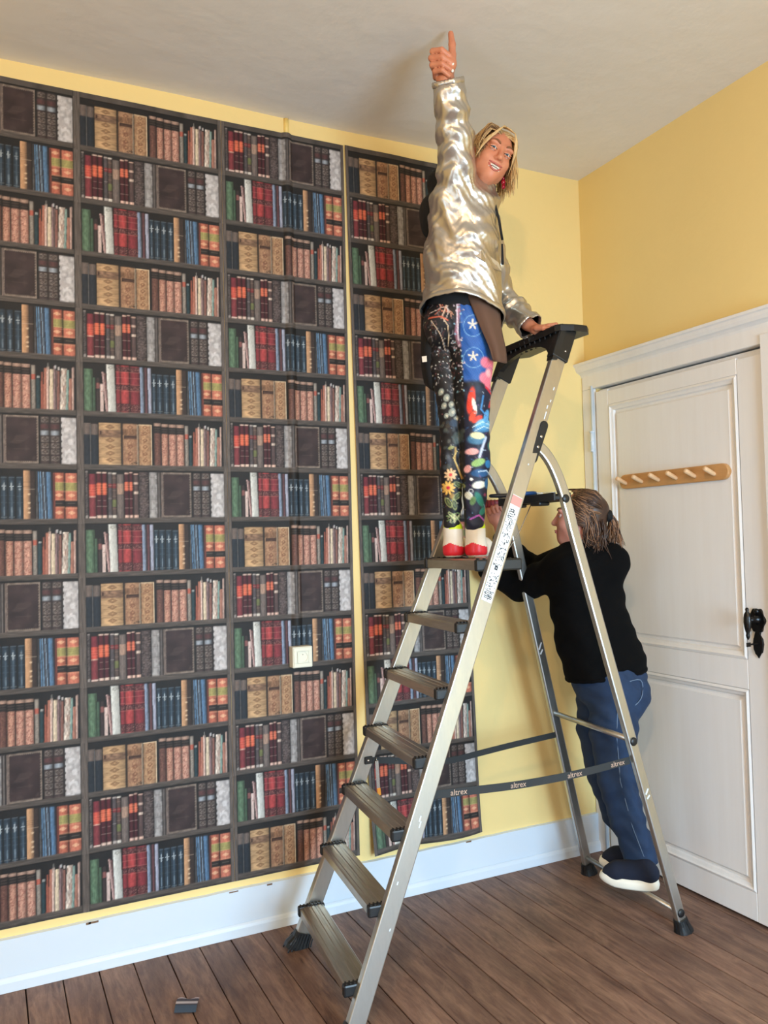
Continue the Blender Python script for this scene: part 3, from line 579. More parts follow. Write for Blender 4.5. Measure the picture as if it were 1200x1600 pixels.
# ------------------------------------------------------------------ step ladder
def fy(z): return -.205-.049*z            # far side plane
def ny_(z): return -.825+.058*z           # near side plane
def rny(z): return -.785+.040*z
def fx(z): return .702+.422*z             # front stiles
def nx_(z): return .635+.4415*z
def rfx(z): return 2.040-.263*z           # rear legs
def rnx(z): return 1.995-.270*z
lad = thing('step_ladder', 'tall aluminium step ladder with platform, black handle and webbing straps', 'ladder', (1.35, -.5, 0))
SW, ST = .058, .026
side = {}
for nm, gx_, gy_ in (('far', fx, fy), ('near', nx_, ny_)):
    p0 = (gx_(.035), gy_(.035), .035); p1 = (gx_(2.16), gy_(2.16), 2.16)
    st = obj('stile', add_bar(bmesh.new(), p0, p1, SW, ST, (1, 0, 0), .0035), M['alu'], lad); side[nm] = st
    # rubber foot: flared, ribbed
    bm = bmesh.new(); pts = [(gx_(z)-(.008 if z < .01 else 0), gy_(z), z) for z in (.0, .006, .03, .052)]
    add_sweep(bm, pts, rrect(.072, .040, .3, 3), (1, 0, 0), True, [1.28, 1.25, 1.0, .95])
    for k in range(7):
        u = -.036+.012*k
        for s in (-1, 1): add_bar(bm, (gx_(.004)+u*1.2-.006, gy_(0)+s*.0255, .002), (gx_(.05)+u*.95, gy_(.05)+s*.020, .05), .004, .004, (1, 0, 0))
    obj('rubber_foot', bm, M['black_plastic'], st)
for nm, gx_, gy_ in (('far', rfx, fy), ('near', rnx, rny)):
    off = .0 
    pts = [(gx_(z), gy_(z), z) for z in (.03, .4, .9, 1.3, 1.50)]
    top = (1.452 if nm == 'near' else 1.470, gy_(1.79), 1.790)
    a, b = Vector(pts[-1]), Vector(top); c1 = a+Vector((-.030, .0, .125)); c2 = b+Vector((.075, 0, -.035))
    for k in range(1, 13):
        t = k/12; pts.append(tuple(a*(1-t)**3+c1*3*t*(1-t)**2+c2*3*t*t*(1-t)+b*t**3))
    lg = obj('rear_leg', add_sweep(bmesh.new(), pts, rrect(.040, .024, .25, 3), (1, 0, 0)), M['alu'], lad, True); side['r'+nm] = lg
    for p in lg.data.polygons: p.use_smooth = False
    bm = bmesh.new(); add_sweep(bm, [(gx_(z), gy_(z), z) for z in (.0, .006, .03, .05)], rrect(.056, .044, .4, 4), (1, 0, 0), True, [1.3, 1.25, 1.0, .9])
    for k in range(10):
        aa = 2*math.pi*k/10; add_bar(bm, (gx_(0)+.034*math.cos(aa), gy_(0)+.028*math.sin(aa), .001), (gx_(.045)+.026*math.cos(aa), gy_(.045)+.021*math.sin(aa), .045), .004, .005, (math.cos(aa), math.sin(aa), 0))
    obj('rubber_foot', bm, M['black_plastic'], lg)
    # hinge plate where the leg meets the stile
    sgn = -1 if nm == 'near' else 1; gx2 = nx_ if nm == 'near' else fx
    yo = gy_(1.8)+sgn*(ST/2)
    d = Vector((.43, 0, 1)).normalized(); e = Vector((d.z, 0, -d.x)); c = Vector((gx2(1.80)+.021, yo, 1.80))
    poly = [(.065*sv+.016*math.sin(a)*(1 if sv > 0 else -1)*0+.016*math.cos(a), .016*math.sin(a)) for sv, rng_ in ((1, np.linspace(-90, 90, 7)), (-1, np.linspace(90, 270, 7))) for a in np.radians(rng_)]
    pp = obj('hinge_plate', add_prism(bmesh.new(), poly, c, d, e, (0, sgn, 0), .010, .003), M['black_plastic'], lad)
    for s in (-.02, .02):
        q = c+d*s+Vector((0, sgn*.010, 0)); obj('rivet', add_lathe(bmesh.new(), q, (0, sgn, 0), [(.006, 0), (.006, .002), (.003, .004)], 12), M['steel'], pp, True)
    # plugs on the rear legs
    for z in (1.60, .715, .075):
        q = Vector((gx_(z)+(.0 if z < 1.5 else -.004), gy_(z)+sgn*.012, z)); obj('round_plug', add_lathe(bmesh.new(), q, (0, sgn, 0), [(.0155, 0), (.0155, .003), (.013, .006), (.0, .0065)], 18), M['black_plastic'], lg, True)
# treads
ZS = [.155+.206*i for i in range(7)]
def tread(z, depth, name, front=.066, thick=.030, mt='alu_dark'):
    y0, y1 = fy(z)-ST/2-.002, ny_(z)+ST/2+.002
    a = Vector((fx(z)-front, y0, z)); b = Vector((nx_(z)-front, y1, z)); L = (b-a); u = L.normalized(); v = Vector((-u.y, u.x, 0)); v = v if v.x > 0 else -v
    prof = [(0, -.004), (.004, 0)]
    n = 3
    for k in range(n):
        x = .006+(depth-.012)*k/n; w = (depth-.012)/n; prof += [(x+w*.25, 0), (x+w*.35, .0016), (x+w*.85, .0016), (x+w*.95, 0)]
    prof += [(depth-.004, 0), (depth, -.004), (depth, -.020), (depth-.003, -.020), (depth-.003, -.005), (.006, -.005), (.006, -thick+.004), (.012, -thick), (0, -thick)]
    bm = bmesh.new(); r0 = [bm.verts.new(a+v*p+Vector((0, 0, q))) for p, q in prof]; r1 = [bm.verts.new(b+v*p+Vector((0, 0, q))) for p, q in prof]; m = len(prof)
    for k in range(m): bm.faces.new((r0[k], r0[(k+1) % m], r1[(k+1) % m], r1[k]))
    bm.faces.new(r0[::-1]); bm.faces.new(r1)
    o = obj(name, bm, M[mt], lad)
    for c, s in ((a, 1), (b, -1)):
        bm = bmesh.new()                                   # ribbed black end cap
        add_box(bm, (-.006, -.004, -thick-.003), (depth+.004, .020, .0035), .006, 2)
        for k in range(7): add_box(bm, (.002+k*(depth-.006)/6.5, .000, .002), (.002+k*(depth-.006)/6.5+.005, .018, .0065), .001)
        Mx = Matrix(((v.x, u.x*s, 0, c.x), (v.y, u.y*s, 0, c.y), (0, 0, 1, c.z), (0, 0, 0, 1))); bm.transform(Mx)
        obj('end_cap', bm, M['black_plastic'], o)
    return o
for i in range(6): tread(ZS[i], .088, 'tread')
plat = tread(ZS[6], .165, 'platform', .064, .034)
# support frame under the back of the platform
z = ZS[6]
bm = bmesh.new(); add_bar(bm, (fx(z)+.092, fy(z)-.02, z-.018), (nx_(z)+.092, ny_(z)+.02, z-.018), .030, .024, (1, 0, 0), .004); obj('platform_bracket', bm, M['black_plastic'], plat)
# top handle
P0 = Vector((fx(2.225)-.045, fy(2.2)+.030, 2.232)); P1 = Vector((nx_(2.225)-.045, ny_(2.2)-.022, 2.232)); u = (P1-P0).normalized(); v = Vector((-u.y, u.x, 0)); v = v if v.x > 0 else -v; L = (P1-P0).length
hb = bmesh.new(); poly = []
for (x, y) in ((0, .0), (.020, -.012), (L*.5, -.004), (L-.020, -.012), (L, .0), (L+.012, .05), (L+.010, .11), (L-.02, .138), (L*.5, .126), (.02, .138), (-.01, .11), (-.012, .05)): poly.append((x, y))
add_prism(hb, poly, P0+Vector((0, 0, -.022)), u, v, (0, 0, 1), .026, .006)
for k in range(15): add_bar(hb, P0+u*(.03+k*(L-.06)/14)+v*.004+Vector((0, 0, .003)), P0+u*(.03+k*(L-.06)/14)+v*.122+Vector((0, 0, .003)), .007, .006, u, .002)
for k in range(12): add_bar(hb, P0+u*(.03+k*(L-.06)/11)+v*(-.003)+Vector((0, 0, -.005)), P0+u*(.03+k*(L-.06)/11)+v*.006+Vector((0, 0, -.050)), .007, .010, u, .002)
hand = obj('top_handle', hb, M['black_plastic'], lad)
bm = bmesh.new()                                          # sockets and the arch between them
for gx_, gy_ in ((fx, fy), (nx_, ny_)): add_bar(bm, (gx_(2.105), gy_(2.105), 2.105), (gx_(2.225), gy_(2.225), 2.225), SW+.012, ST+.014, (1, 0, 0), .004)
arch = [(0, -.012), (L, -.012), (L, -.13)]
for k in range(11):
    t = math.pi*k/10; arch.append((L/2+(L/2-.036)*math.cos(t), -.13+.085*math.sin(t)**.8))
arch.append((0, -.13))
add_prism(bm, arch, P0+v*.012, u, Vector((0, 0, 1))+Vector((.42, 0, 0)), v, .022, 0)
obj('handle_arch', bm, M['black_plastic'], hand)
for gx_, gy_, s in ((nx_, ny_, -1), (fx, fy, 1)): obj('screw', add_lathe(bmesh.new(), (gx_(2.135)+.012, gy_(2.135)+s*(ST/2+.007), 2.135), (0, s, 0), [(.0045, 0), (.0045, .001), (.002, .003)], 10), M['steel'], hand, True)
# tray bar between the bends of the rear legs
tz = 1.612; A0 = Vector((rfx(tz)-.004, fy(tz), tz-.008)); A1 = Vector((rnx(tz)-.004, rny(tz), tz-.008))
bm = bmesh.new(); add_bar(bm, A0, A1, .075, .016, (1, 0, 0), .004); add_bar(bm, A0+Vector((-.034, 0, .004)), A1+Vector((-.034, 0, .004)), .008, .030, (1, 0, 0), .002); add_bar(bm, A0+Vector((.034, 0, .004)), A1+Vector((.034, 0, .004)), .008, .030, (1, 0, 0), .002)
for t in (.3, .7): q = A0.lerp(A1, t); add_bar(bm, q+Vector((-.02, -.03, -.016)), q+Vector((-.02, .03, -.016)), .05, .016, (1, 0, 0), .006)
tray = obj('tool_tray', bm, M['black_plastic'], lad)
# rungs of the rear frame
for zz, r in ((.72, .0105), (.075, .010)):
    bm = bmesh.new(); add_tube(bm, [(rfx(zz), fy(zz)-.01, zz), (rnx(zz), rny(zz)+.01, zz)], r, 14); obj('rear_rung', bm, M['alu'], lad, True)
# steel lock wires from the tray to the platform bracket
for t in (.36, .60):
    q0 = A0.lerp(A1, t)+Vector((-.03, 0, -.01)); q1 = Vector((fx(z)+.098, fy(z)*(1-t)+ny_(z)*t, z-.02)); m_ = (q0+q1)/2+Vector((.010, -.006, 0))
    bm = bmesh.new(); add_tube(bm, [q0, q0.lerp(m_, .5), m_, m_.lerp(q1, .5), q1], .0018, 6); obj('lock_wire', bm, M['steel'], lad, True)
# webbing straps with the maker's lettering
def text_mesh(body, size):
    c = bpy.data.curves.new('t', 'FONT'); c.body = body; c.size = size; c.align_x = 'CENTER'; c.align_y = 'CENTER'; c.extrude = .0002; c.resolution_u = 3
    o = bpy.data.objects.new('t', c); COL.objects.link(o); dg = bpy.context.evaluated_depsgraph_get(); me = bpy.data.meshes.new_from_object(o.evaluated_get(dg)); bpy.data.objects.remove(o); bpy.data.curves.remove(c); return me
def strap(p, w, name, words=()):
    pts = [Vector(q) for q in p]; bm = bmesh.new(); add_sweep(bm, pts, [(-w/2, -.0008), (w/2, -.0008), (w/2, .0008), (-w/2, .0008)], (0, 0, 1))
    o = obj(name, bm, M['strap'], lad)
    for t in words:
        k = t*(len(pts)-1); i = min(int(k), len(pts)-2); q = pts[i].lerp(pts[i+1], k-i); d = (pts[min(i+1, len(pts)-1)]-pts[max(i, 0)]).normalized(); n = Vector((d.y, -d.x, 0)).normalized(); up = n.cross(d)
        n = n if n.y < 0 else -n; up = n.cross(d); up = up if up.z > 0 else -up
        me = text_mesh('altrex', .027); me.transform(Matrix(((d.x, up.x, n.x, q.x+n.x*.0013), (d.y, up.y, n.y, q.y+n.y*.0013), (d.z, up.z, n.z, q.z+n.z*.0013), (0, 0, 0, 1)))); me.materials.clear()
        obj('lettering', me, M['letter'], o)
    return o
ps = [at_y(px, py, yy) for px, py, yy in ((668, 1243, -.757), (722, 1237, -.755), (812, 1226, -.752), (898, 1210, -.750), (965, 1193, -.750), (984, 1188, -.750))]
def resample(ps, n):
    ps = [Vector(p) for p in ps]; out = []
    for k in range(n):
        t = k/(n-1)*(len(ps)-1); i = min(int(t), len(ps)-2); f = t-i; a, b, c, d = ps[max(i-1, 0)], ps[i], ps[i+1], ps[min(i+2, len(ps)-1)]
        out.append(.5*((2*b)+(c-a)*f+(2*a-5*b+4*c-d)*f*f+(3*b-a-3*c+d)*f**3))
    return out
strap(resample(ps, 26), .0265, 'webbing_strap', (.185, .395, .60, .80))
ps = [at_y(px, py, yy) for px, py, yy in ((574, 1188, -.250), (606, 1188, -.250), (660, 1190, -.250), (705, 1188, -.248), (745, 1178, -.246), (800, 1164, -.243), (868, 1148, -.242))]
s2 = strap(resample(ps, 26), .024, 'webbing_strap')
q = at_y(575, 1188, -.252); obj('strap_tab', box((q[0]-.014, q[1]-.004, q[2]-.014), (q[0]+.018, q[1]+.002, q[2]+.014), .002), M['black_plastic'], s2)
obj('rivet', add_lathe(bmesh.new(), (q[0], q[1]-.004, q[2]), (0, -1, 0), [(.005, 0), (.004, .002), (0, .0025)], 10), M['steel'], s2, True)
# information sticker with pictograms on the near stile
d = (Vector((nx_(1.66), ny_(1.66), 1.66))-Vector((nx_(1.28), ny_(1.28), 1.28))).normalized(); e = Vector((d.z, 0, -d.x)).normalized(); n = d.cross(e); n = n if n.y < 0 else -n
so = Vector((nx_(1.255), ny_(1.255), 1.255))+n*(ST/2+.0006); SLn = .385
stk = obj('information_sticker', add_prism(bmesh.new(), [(0, -.021), (SLn, -.021), (SLn, .021), (0, .021)], so, d, e, n, .0004), M['sticker'], side['near'])
obj('sticker_band', add_prism(bmesh.new(), [(SLn-.035, -.021), (SLn-.002, -.021), (SLn-.002, .021), (SLn-.035, .021)], so+n*.0005, d, e, n, .0003), M['sticker_red'], stk)
bm = bmesh.new(); r_ = random.Random(5)
for k in range(170):
    t = r_.uniform(.008, SLn-.045); w = r_.uniform(-.017, .017); a = r_.choice((0, 0, .8, -.8, 1.57)); l = r_.uniform(.003, .009)
    if .10 < t < .125: continue
    dd = d*math.cos(a)+e*math.sin(a); c = so+d*t+e*w+n*.0006; add_bar(bm, c-dd*l/2, c+dd*l/2, .0021, .0003, d.cross(n) if abs(a) < 1 else d)
for t in (.012, .018, .024, .03, .036, .30, .308, .316, .324, .332): add_bar(bm, so+d*t+e*-.015+n*.0006, so+d*t+e*(.004+.012*((t*997) % 1))+n*.0006, .0022, .0003, d)
add_prism(bm, [(.112, -.006), (.126, -.006), (.126, .006), (.112, .006)], so+n*.0005, d, e, n, .0004)
obj('pictograms', bm, M['letter_dark'], stk)
obj('sticker_mark', add_prism(bmesh.new(), [(.117, -.002), (.121, -.002), (.121, .002), (.117, .002)], so+n*.001, d, e, n, .0003), M['sticker'], stk)
# paint splashes and dings on the aluminium
bm = bmesh.new()
for (t, w, l) in ((1.90, .012, .03), (1.93, .010, .014), (1.955, .016, .01), (1.72, .004, .006), (.60, .0, .018), (.585, .006, .02), (.42, -.01, .01), (.30, .012, .008), (2.0, .014, .012)):
    c = Vector((nx_(t), ny_(t), t))+n*(ST/2)+e*w; add_bar(bm, c-d*l/2, c+d*l/2, .004, .0012, e)
for gx_, gy_, t, l in ((rfx, fy, 1.01, .03), (rfx, fy, .985, .02), (rnx, rny, .53, .02), (rnx, rny, .51, .012)):
    c = Vector((gx_(t), gy_(t)-.0125, t)); add_bar(bm, c-Vector((.008, 0, l/2)), c+Vector((.004, 0, l/2)), .006, .0015, (1, 0, 0))
o = obj('paint_splashes', bm, M['white'], side['near']); o['kind'] = 'stuff'

# ------------------------------------------------------------------ tools on and around the ladder
def tool_axis(p0, p1, prof, name, m, parent, n=12): return obj(name, add_lathe(bmesh.new(), p0, Vector(p1)-Vector(p0), prof, n), m, parent, True)
tz2 = tz+.0145
M['navy_plastic'] = mat('dark_navy_plastic', (20, 26, 36), .4); M['blue_plastic'] = mat('blue_plastic', (40, 92, 158), .4)
q0 = Vector(at_y(764, 775, -.34)); q1 = Vector(at_y(852, 769, -.46)); q0.z = tz+.020; q1.z = tz+.020
pn = thing('marker_pen', 'black marker with pale end lying across the ladder tool tray', 'pen', q0); Lp = (q1-q0).length
tool_axis(q0, q1, [(.003, 0), (.0075, .006), (.0085, .03), (.0085, Lp*.55), (.0075, Lp*.85)], 'barrel', M['navy_plastic'], pn)
dd = (q1-q0).normalized(); tool_axis(q0+dd*Lp*.85, q1, [(.0078, 0), (.0078, Lp*.10), (.003, Lp*.12), (.001, Lp*.2)], 'pale_tip', M['white_plastic'], pn)
q0 = Vector(at_y(797, 780, -.47)); q1 = Vector(at_y(872, 784, -.60)); q0.z = q1.z = tz+.020
pn = thing('trimming_knife', 'slim blue-handled trimming knife with steel blade lying on the ladder tool tray', 'knife', q0); Lp = (q1-q0).length; dd = (q1-q0).normalized()
tool_axis(q0, q1, [(.003, 0), (.007, .006), (.0075, .03), (.0075, Lp*.5), (.005, Lp*.56)], 'handle', M['blue_plastic'], pn)
obj('blade', add_bar(bmesh.new(), q0+dd*Lp*.54, q1, .009, .0012, (1, 0, 0)), M['steel'], pn)
# cutter hooked over the strap, blade down
q = Vector(at_y(588, 1190, -.256)); q2 = Vector(at_y(591, 1240, -.256))
ct = thing('hanging_cutter', 'narrow steel cutter with orange tip hooked over the ladder strap', 'cutter', q2)
obj('steel_strip', add_bar(bmesh.new(), q+Vector((0, -.003, .004)), q2+Vector((0, -.003, .02)), .014, .002, (1, 0, 0), .0006), M['steel'], ct)
bm = bmesh.new(); add_bar(bm, q2+Vector((0, -.003, .022)), q2+Vector((.003, -.003, -.006)), .015, .006, (1, 0, 0), .002); obj('orange_tip', bm, mat('orange_plastic', (214, 136, 40), .4), ct)
bm = bmesh.new(); add_tube(bm, [q+Vector((0, -.003, .0)), q+Vector((0, -.002, .014)), q+Vector((0, .005, .014)), q+Vector((0, .006, .002))], .0016, 6); obj('hook', bm, M['steel'], ct, True)

# ------------------------------------------------------------------ ceiling lamp over the middle of the room
lp = thing('pendant_lamp', 'small pendant lamp with clear bulb hanging from the ceiling behind the camera', 'lamp', (LAMP[0], LAMP[1], HC))
bm = bmesh.new(); add_lathe(bm, (LAMP[0], LAMP[1], HC-.03), (0, 0, 1), [(.05, 0), (.05, .02), (.03, .03)], 20); obj('ceiling_rose', bm, M['white_plastic'], lp, True)
bm = bmesh.new(); add_tube(bm, [(LAMP[0], LAMP[1], HC-.02), (LAMP[0], LAMP[1], LAMP[2]+.14)], .003, 8); obj('cord', bm, M['black_plastic'], lp)
bm = bmesh.new(); add_lathe(bm, (LAMP[0], LAMP[1], LAMP[2]+.08), (0, 0, 1), [(.018, 0), (.02, .04), (.008, .06)], 16); obj('bulb_holder', bm, M['black_plastic'], lp, True)
# ------------------------------------------------------------------ soft-body modelling: a distance field turned into one closed skin
class Vox:
    def __init__(s, lo, hi, h):
        s.lo = np.array(lo, float); s.h = h; s.n = np.ceil((np.array(hi)-s.lo)/h).astype(int)+1
        s.D = np.full(tuple(s.n), .05, np.float32)
    def win(s, lo, hi):
        a = np.clip(np.floor((np.asarray(lo)-s.lo)/s.h).astype(int), 0, s.n-1); b = np.clip(np.ceil((np.asarray(hi)-s.lo)/s.h).astype(int)+1, 1, s.n)
        sl = tuple(slice(i, max(j, i+1)) for i, j in zip(a, b))
        ax = [(s.lo[i]+s.h*np.arange(sl[i].start, sl[i].stop)).astype(np.float32) for i in range(3)]
        return sl, ax[0][:, None, None], ax[1][None, :, None], ax[2][None, None, :]
    def put(s, sl, d, k, sub):
        D = s.D[sl]
        if sub: d = -d; a, b = -D, -d
        else: a, b = D, d
        if k > 0:
            h = np.clip(.5+.5*(b-a)/k, 0, 1); r = b*(1-h)+a*h-k*h*(1-h)
        else: r = np.minimum(a, b)
        s.D[sl] = -r if sub else r
    def cap(s, a, b, ra, rb=None, k=.015, sc=(1, 1, 1)):
        """tapered capsule; sc squeezes the cross-section along the frame axes"""
        rb = ra if rb is None else rb; a = np.asarray(a, float); b = np.asarray(b, float); sc = np.asarray(sc, float); R = max(ra, rb)*max(sc)+k+.012
        sl, x, y, z = s.win(np.minimum(a, b)-R, np.maximum(a, b)+R); e = b-a; L = max(e@e, 1e-9)
        t = np.clip(((x-a[0])*e[0]+(y-a[1])*e[1]+(z-a[2])*e[2])/L, 0, 1)
        d = np.sqrt(((x-a[0]-t*e[0])/sc[0])**2+((y-a[1]-t*e[1])/sc[1])**2+((z-a[2]-t*e[2])/sc[2])**2)-(ra+(rb-ra)*t)
        s.put(sl, (d*min(sc)).astype(np.float32), k, False)
    def chain(s, pts, rs, k=.015, sc=(1, 1, 1)):
        for i in range(len(pts)-1): s.cap(pts[i], pts[i+1], rs[i], rs[i+1], k, sc)
    def ell(s, c, r, F=None, k=.015, sub=False):
        c = np.asarray(c, float); r = np.asarray(r, float); F = np.eye(3) if F is None else np.asarray(F); R = max(r)+k+.012
        sl, x, y, z = s.win(c-R, c+R); p = [F[i][0]*(x-c[0])+F[i][1]*(y-c[1])+F[i][2]*(z-c[2]) for i in range(3)]
        k0 = np.sqrt((p[0]/r[0])**2+(p[1]/r[1])**2+(p[2]/r[2])**2); k1 = np.sqrt((p[0]/r[0]**2)**2+(p[1]/r[1]**2)**2+(p[2]/r[2]**2)**2)+1e-6
        s.put(sl, (k0*(k0-1)/k1).astype(np.float32), k, sub)
    def field(s, fn):
        sl, x, y, z = s.win(s.lo, s.lo+s.h*s.n); s.D += fn(x, y, z).astype(np.float32)
    def smooth(s, it=1):
        for _ in range(it):
            for ax in range(3):
                D = s.D; a = np.roll(D, 1, ax); b = np.roll(D, -1, ax); s.D = .25*a+.5*D+.25*b
    def mesh(s):
        D = s.D; S = D < 0; n = D.shape
        c = lambda i, j, k: (slice(i, n[0]-1+i), slice(j, n[1]-1+j), slice(k, n[2]-1+k))
        cnt = np.zeros((n[0]-1, n[1]-1, n[2]-1), np.int8)
        for i in (0, 1):
            for j in (0, 1):
                for k in (0, 1): cnt += S[c(i, j, k)]
        I = np.argwhere((cnt > 0) & (cnt < 8)); idx = np.full(cnt.shape, -1, np.int32); idx[tuple(I.T)] = np.arange(len(I))
        P = np.zeros((len(I), 3)); N = np.zeros(len(I)); cor = [(i, j, k) for i in (0, 1) for j in (0, 1) for k in (0, 1)]
        val = {q: D[I[:, 0]+q[0], I[:, 1]+q[1], I[:, 2]+q[2]] for q in cor}
        for q in cor:
            for ax in range(3):
                if q[ax] == 0:
                    q2 = list(q); q2[ax] = 1; q2 = tuple(q2); a, b = val[q], val[q2]; m = (a < 0) != (b < 0); t = a[m]/(a[m]-b[m])
                    off = np.tile(np.array(q, float), (m.sum(), 1)); off[:, ax] = t; P[m] += off; N[m] += 1
        V = s.lo+s.h*(I+P/N[:, None]); F = []
        for ax in range(3):
            a1, a2 = (ax+1) % 3, (ax+2) % 3
            sa = [slice(0, n[i]) for i in range(3)]; sb = list(sa); sa[ax] = slice(0, n[ax]-1); sb[ax] = slice(1, n[ax])
            E = np.argwhere(S[tuple(sa)] != S[tuple(sb)]); E = E[(E[:, a1] > 0) & (E[:, a2] > 0) & (E[:, a1] < n[a1]-1) & (E[:, a2] < n[a2]-1)]
            if not len(E): continue
            fl = S[tuple(E.T)]
            def cell(d1, d2): q = E.copy(); q[:, a1] -= d1; q[:, a2] -= d2; return idx[tuple(q.T)]
            Q = np.stack([cell(0, 0), cell(1, 0), cell(1, 1), cell(0, 1)], -1); Q[~fl] = Q[~fl][:, ::-1]; F.append(Q)
        return V, np.concatenate(F)
def vox_obj(name, vx, mt, parent, col=None, relax=1):
    V, F = vx.mesh()
    for _ in range(relax):                                   # gentle relaxation
        A = np.zeros_like(V); n = np.zeros(len(V))
        for a, b in ((0, 1), (1, 2), (2, 3), (3, 0)):
            np.add.at(A, F[:, a], V[F[:, b]]); np.add.at(n, F[:, a], 1); np.add.at(A, F[:, b], V[F[:, a]]); np.add.at(n, F[:, b], 1)
        V = .5*V+.5*A/np.maximum(n, 1)[:, None]
    me = arr_mesh(name, V, F, col(V) if col else None); o = bpy.data.objects.new(name, me); COL.objects.link(o); me.materials.append(mt); o.parent = parent; return o
def child(name, me, mt, parent, smooth=True):
    """mesh authored in the parent's own frame"""
    if isinstance(me, bmesh.types.BMesh):
        bm = me; me = bpy.data.meshes.new(name); bmesh.ops.recalc_face_normals(bm, faces=bm.faces); bm.to_mesh(me); bm.free()
    me.materials.append(mt); o = bpy.data.objects.new(name, me); COL.objects.link(o); o.parent = parent
    me.polygons.foreach_set('use_smooth', [smooth]*len(me.polygons)); return o
CY, SY = math.cos(YAW), math.sin(YAW)
class Frame:
    """person frame: x to the picture's right, y away from the camera, z up, origin at the feet"""
    def __init__(s, o): s.o = np.asarray(o, float)
    def L(s, px, py, d): p = at(px, py, d)-s.o; return np.array((CY*p[0]-SY*p[1], SY*p[0]+CY*p[1], p[2]))
def unit(v): v = np.asarray(v, float); return v/np.linalg.norm(v)
def axes(fwd, up):
    f = unit(fwd); u = np.asarray(up, float); u = unit(u-f*(u@f)); return np.stack([np.cross(u, f), u, f])   # rows: side, up, forward
def head_sdf(vx, c, H, sc=1.0, smile=True):
    P = lambda x, y, z: np.asarray(c)+sc*(x*H[0]+y*H[1]+z*H[2])
    E = lambda p, r, k=.02, sub=False: vx.ell(P(*p), np.array(r)*sc, H, k*sc, sub)
    E((0, .038, -.014), (.071, .078, .090)); E((0, -.020, .030), (.057, .077, .054), .03); E((0, -.062, .040), (.040, .042, .044), .03); E((0, -.088, .058), (.020, .018, .018), .025)
    for s in (-1, 1):
        E((s*.036, -.022, .060), (.022, .020, .020), .025); E((s*.031, .030, .076), (.022, .009, .012), .015); E((s*.046, -.052, .012), (.014, .024, .03), .03)
        E((s*.074, -.002, -.010), (.009, .028, .018), .006); E((s*.031, .010, .094), (.019, .0125, .016), .012, True)
    vx.cap(P(0, .022, .080), P(0, -.020, .101), .0075*sc, .0105*sc, .012*sc); E((0, -.024, .100), (.011, .009, .011), .008)
    for s in (-1, 1): E((s*.0115, -.027, .090), (.0075, .0065, .009), .006); E((s*.006, -.034, .097), (.0035, .003, .005), .003, True)
    if smile: E((0, -.058, .090), (.025, .0085, .017), .005, True)
    return P
def arc_tube(pts, r, n=8, scl=None, ref=(0, 0, 1)): return add_sweep(bmesh.new(), [Vector(p) for p in pts], circ(r, n), ref, True, scl)
def uvs(c, r, F=None, n=14):
    bm = bmesh.new(); bmesh.ops.create_uvsphere(bm, u_segments=n, v_segments=n//2+2, radius=1); F = np.eye(3) if F is None else F
    for v in bm.verts: p = np.array(v.co)*r; v.co = Vector(np.asarray(c)+p[0]*F[0]+p[1]*F[1]+p[2]*F[2])
    return bm
def strands(paths, r0=.0022, n=4):
    bm = bmesh.new()
    for pts in paths:
        k = len(pts); sc = [1-.75*(i/(k-1))**2 for i in range(k)]; sc[0] = .6
        d = Vector(pts[-1])-Vector(pts[0]); add_sweep(bm, [Vector(p) for p in pts], circ(r0, n), (.3, .9, .2), True, sc)
    return bm
M['skin'] = mat('tanned_skin', (206, 136, 102), .48, noise=(30, .5, (190, 108, 80)), bump=(120, .12, .0015)); M['skin'].node_tree.nodes['Principled BSDF'].inputs['Subsurface Weight'].default_value = .08
M['skin_pink'] = mat('ruddy_skin', (204, 138, 116), .5, noise=(30, .45, (190, 112, 92)), bump=(120, .12, .0015))
M['teeth'] = mat('teeth', (236, 230, 214), .25); M['lips'] = mat('lips', (188, 100, 88), .35); M['mouth'] = mat('mouth_inside', (60, 20, 20), .6)
M['eye'] = mat('eye_white', (226, 220, 214), .2); M['iris'] = mat('grey_blue_iris', (70, 86, 98), .2); M['pupil'] = mat('pupil', (10, 10, 12), .2); M['brow'] = mat('eyebrow', (128, 86, 56), .8)
M['blond'] = mat('blond_hair', (222, 186, 128), .42, noise=(60, .7, (176, 132, 80)), stretch=(1, 1, .2)); M['blond_dark'] = mat('dark_blond_roots', (128, 94, 60), .55, noise=(60, .6, (92, 64, 40)), stretch=(1, 1, .2))
M['brown_hair'] = mat('brown_hair', (72, 48, 35), .38, noise=(50, .6, (44, 29, 22)), stretch=(1, 1, .3)); M['hair_streak'] = mat('lighter_brown_hair', (146, 106, 76), .4, noise=(50, .6, (112, 80, 56)))
M['silver'] = mat('silver_coated_fabric', (204, 199, 190), .36, .92, noise=(18, .3, (186, 178, 166)), bump=(26, .30, .006), rough_var=.10)
M['lining'] = mat('black_lining', (12, 12, 14), .85); M['brown_cloth'] = mat('brown_cloth', (98, 70, 54), .85, bump=(200, .2, .001))
M['black_knit'] = mat('black_knit', (5, 5, 6), .95, bump=(180, .3, .002), spec=.15); M['denim'] = mat('blue_denim', (30, 54, 86), .85, noise=(7, .7, (18, 33, 56)), bump=(420, .3, .001)); M['stitch'] = mat('pale_stitching', (104, 122, 146), .8)
M['leggings'] = mat('printed_leggings', (0, 0, 0), .55, attr=True)
M['shoe_white'] = mat('white_leather', (232, 222, 206), .42, noise=(20, .3, (214, 196, 170))); M['red'] = mat('red_leather', (216, 34, 50), .4); M['lime'] = mat('fluorescent_lime_trim', (206, 226, 30), .5); M['sole'] = mat('white_rubber', (234, 228, 212), .55)
M['navy_knit'] = mat('navy_knit', (16, 24, 44), .9, bump=(260, .3, .001)); M['red_gem'] = mat('dark_red_glass', (150, 14, 34), .12); M['nail'] = mat('pale_nail_polish', (232, 232, 222), .25)
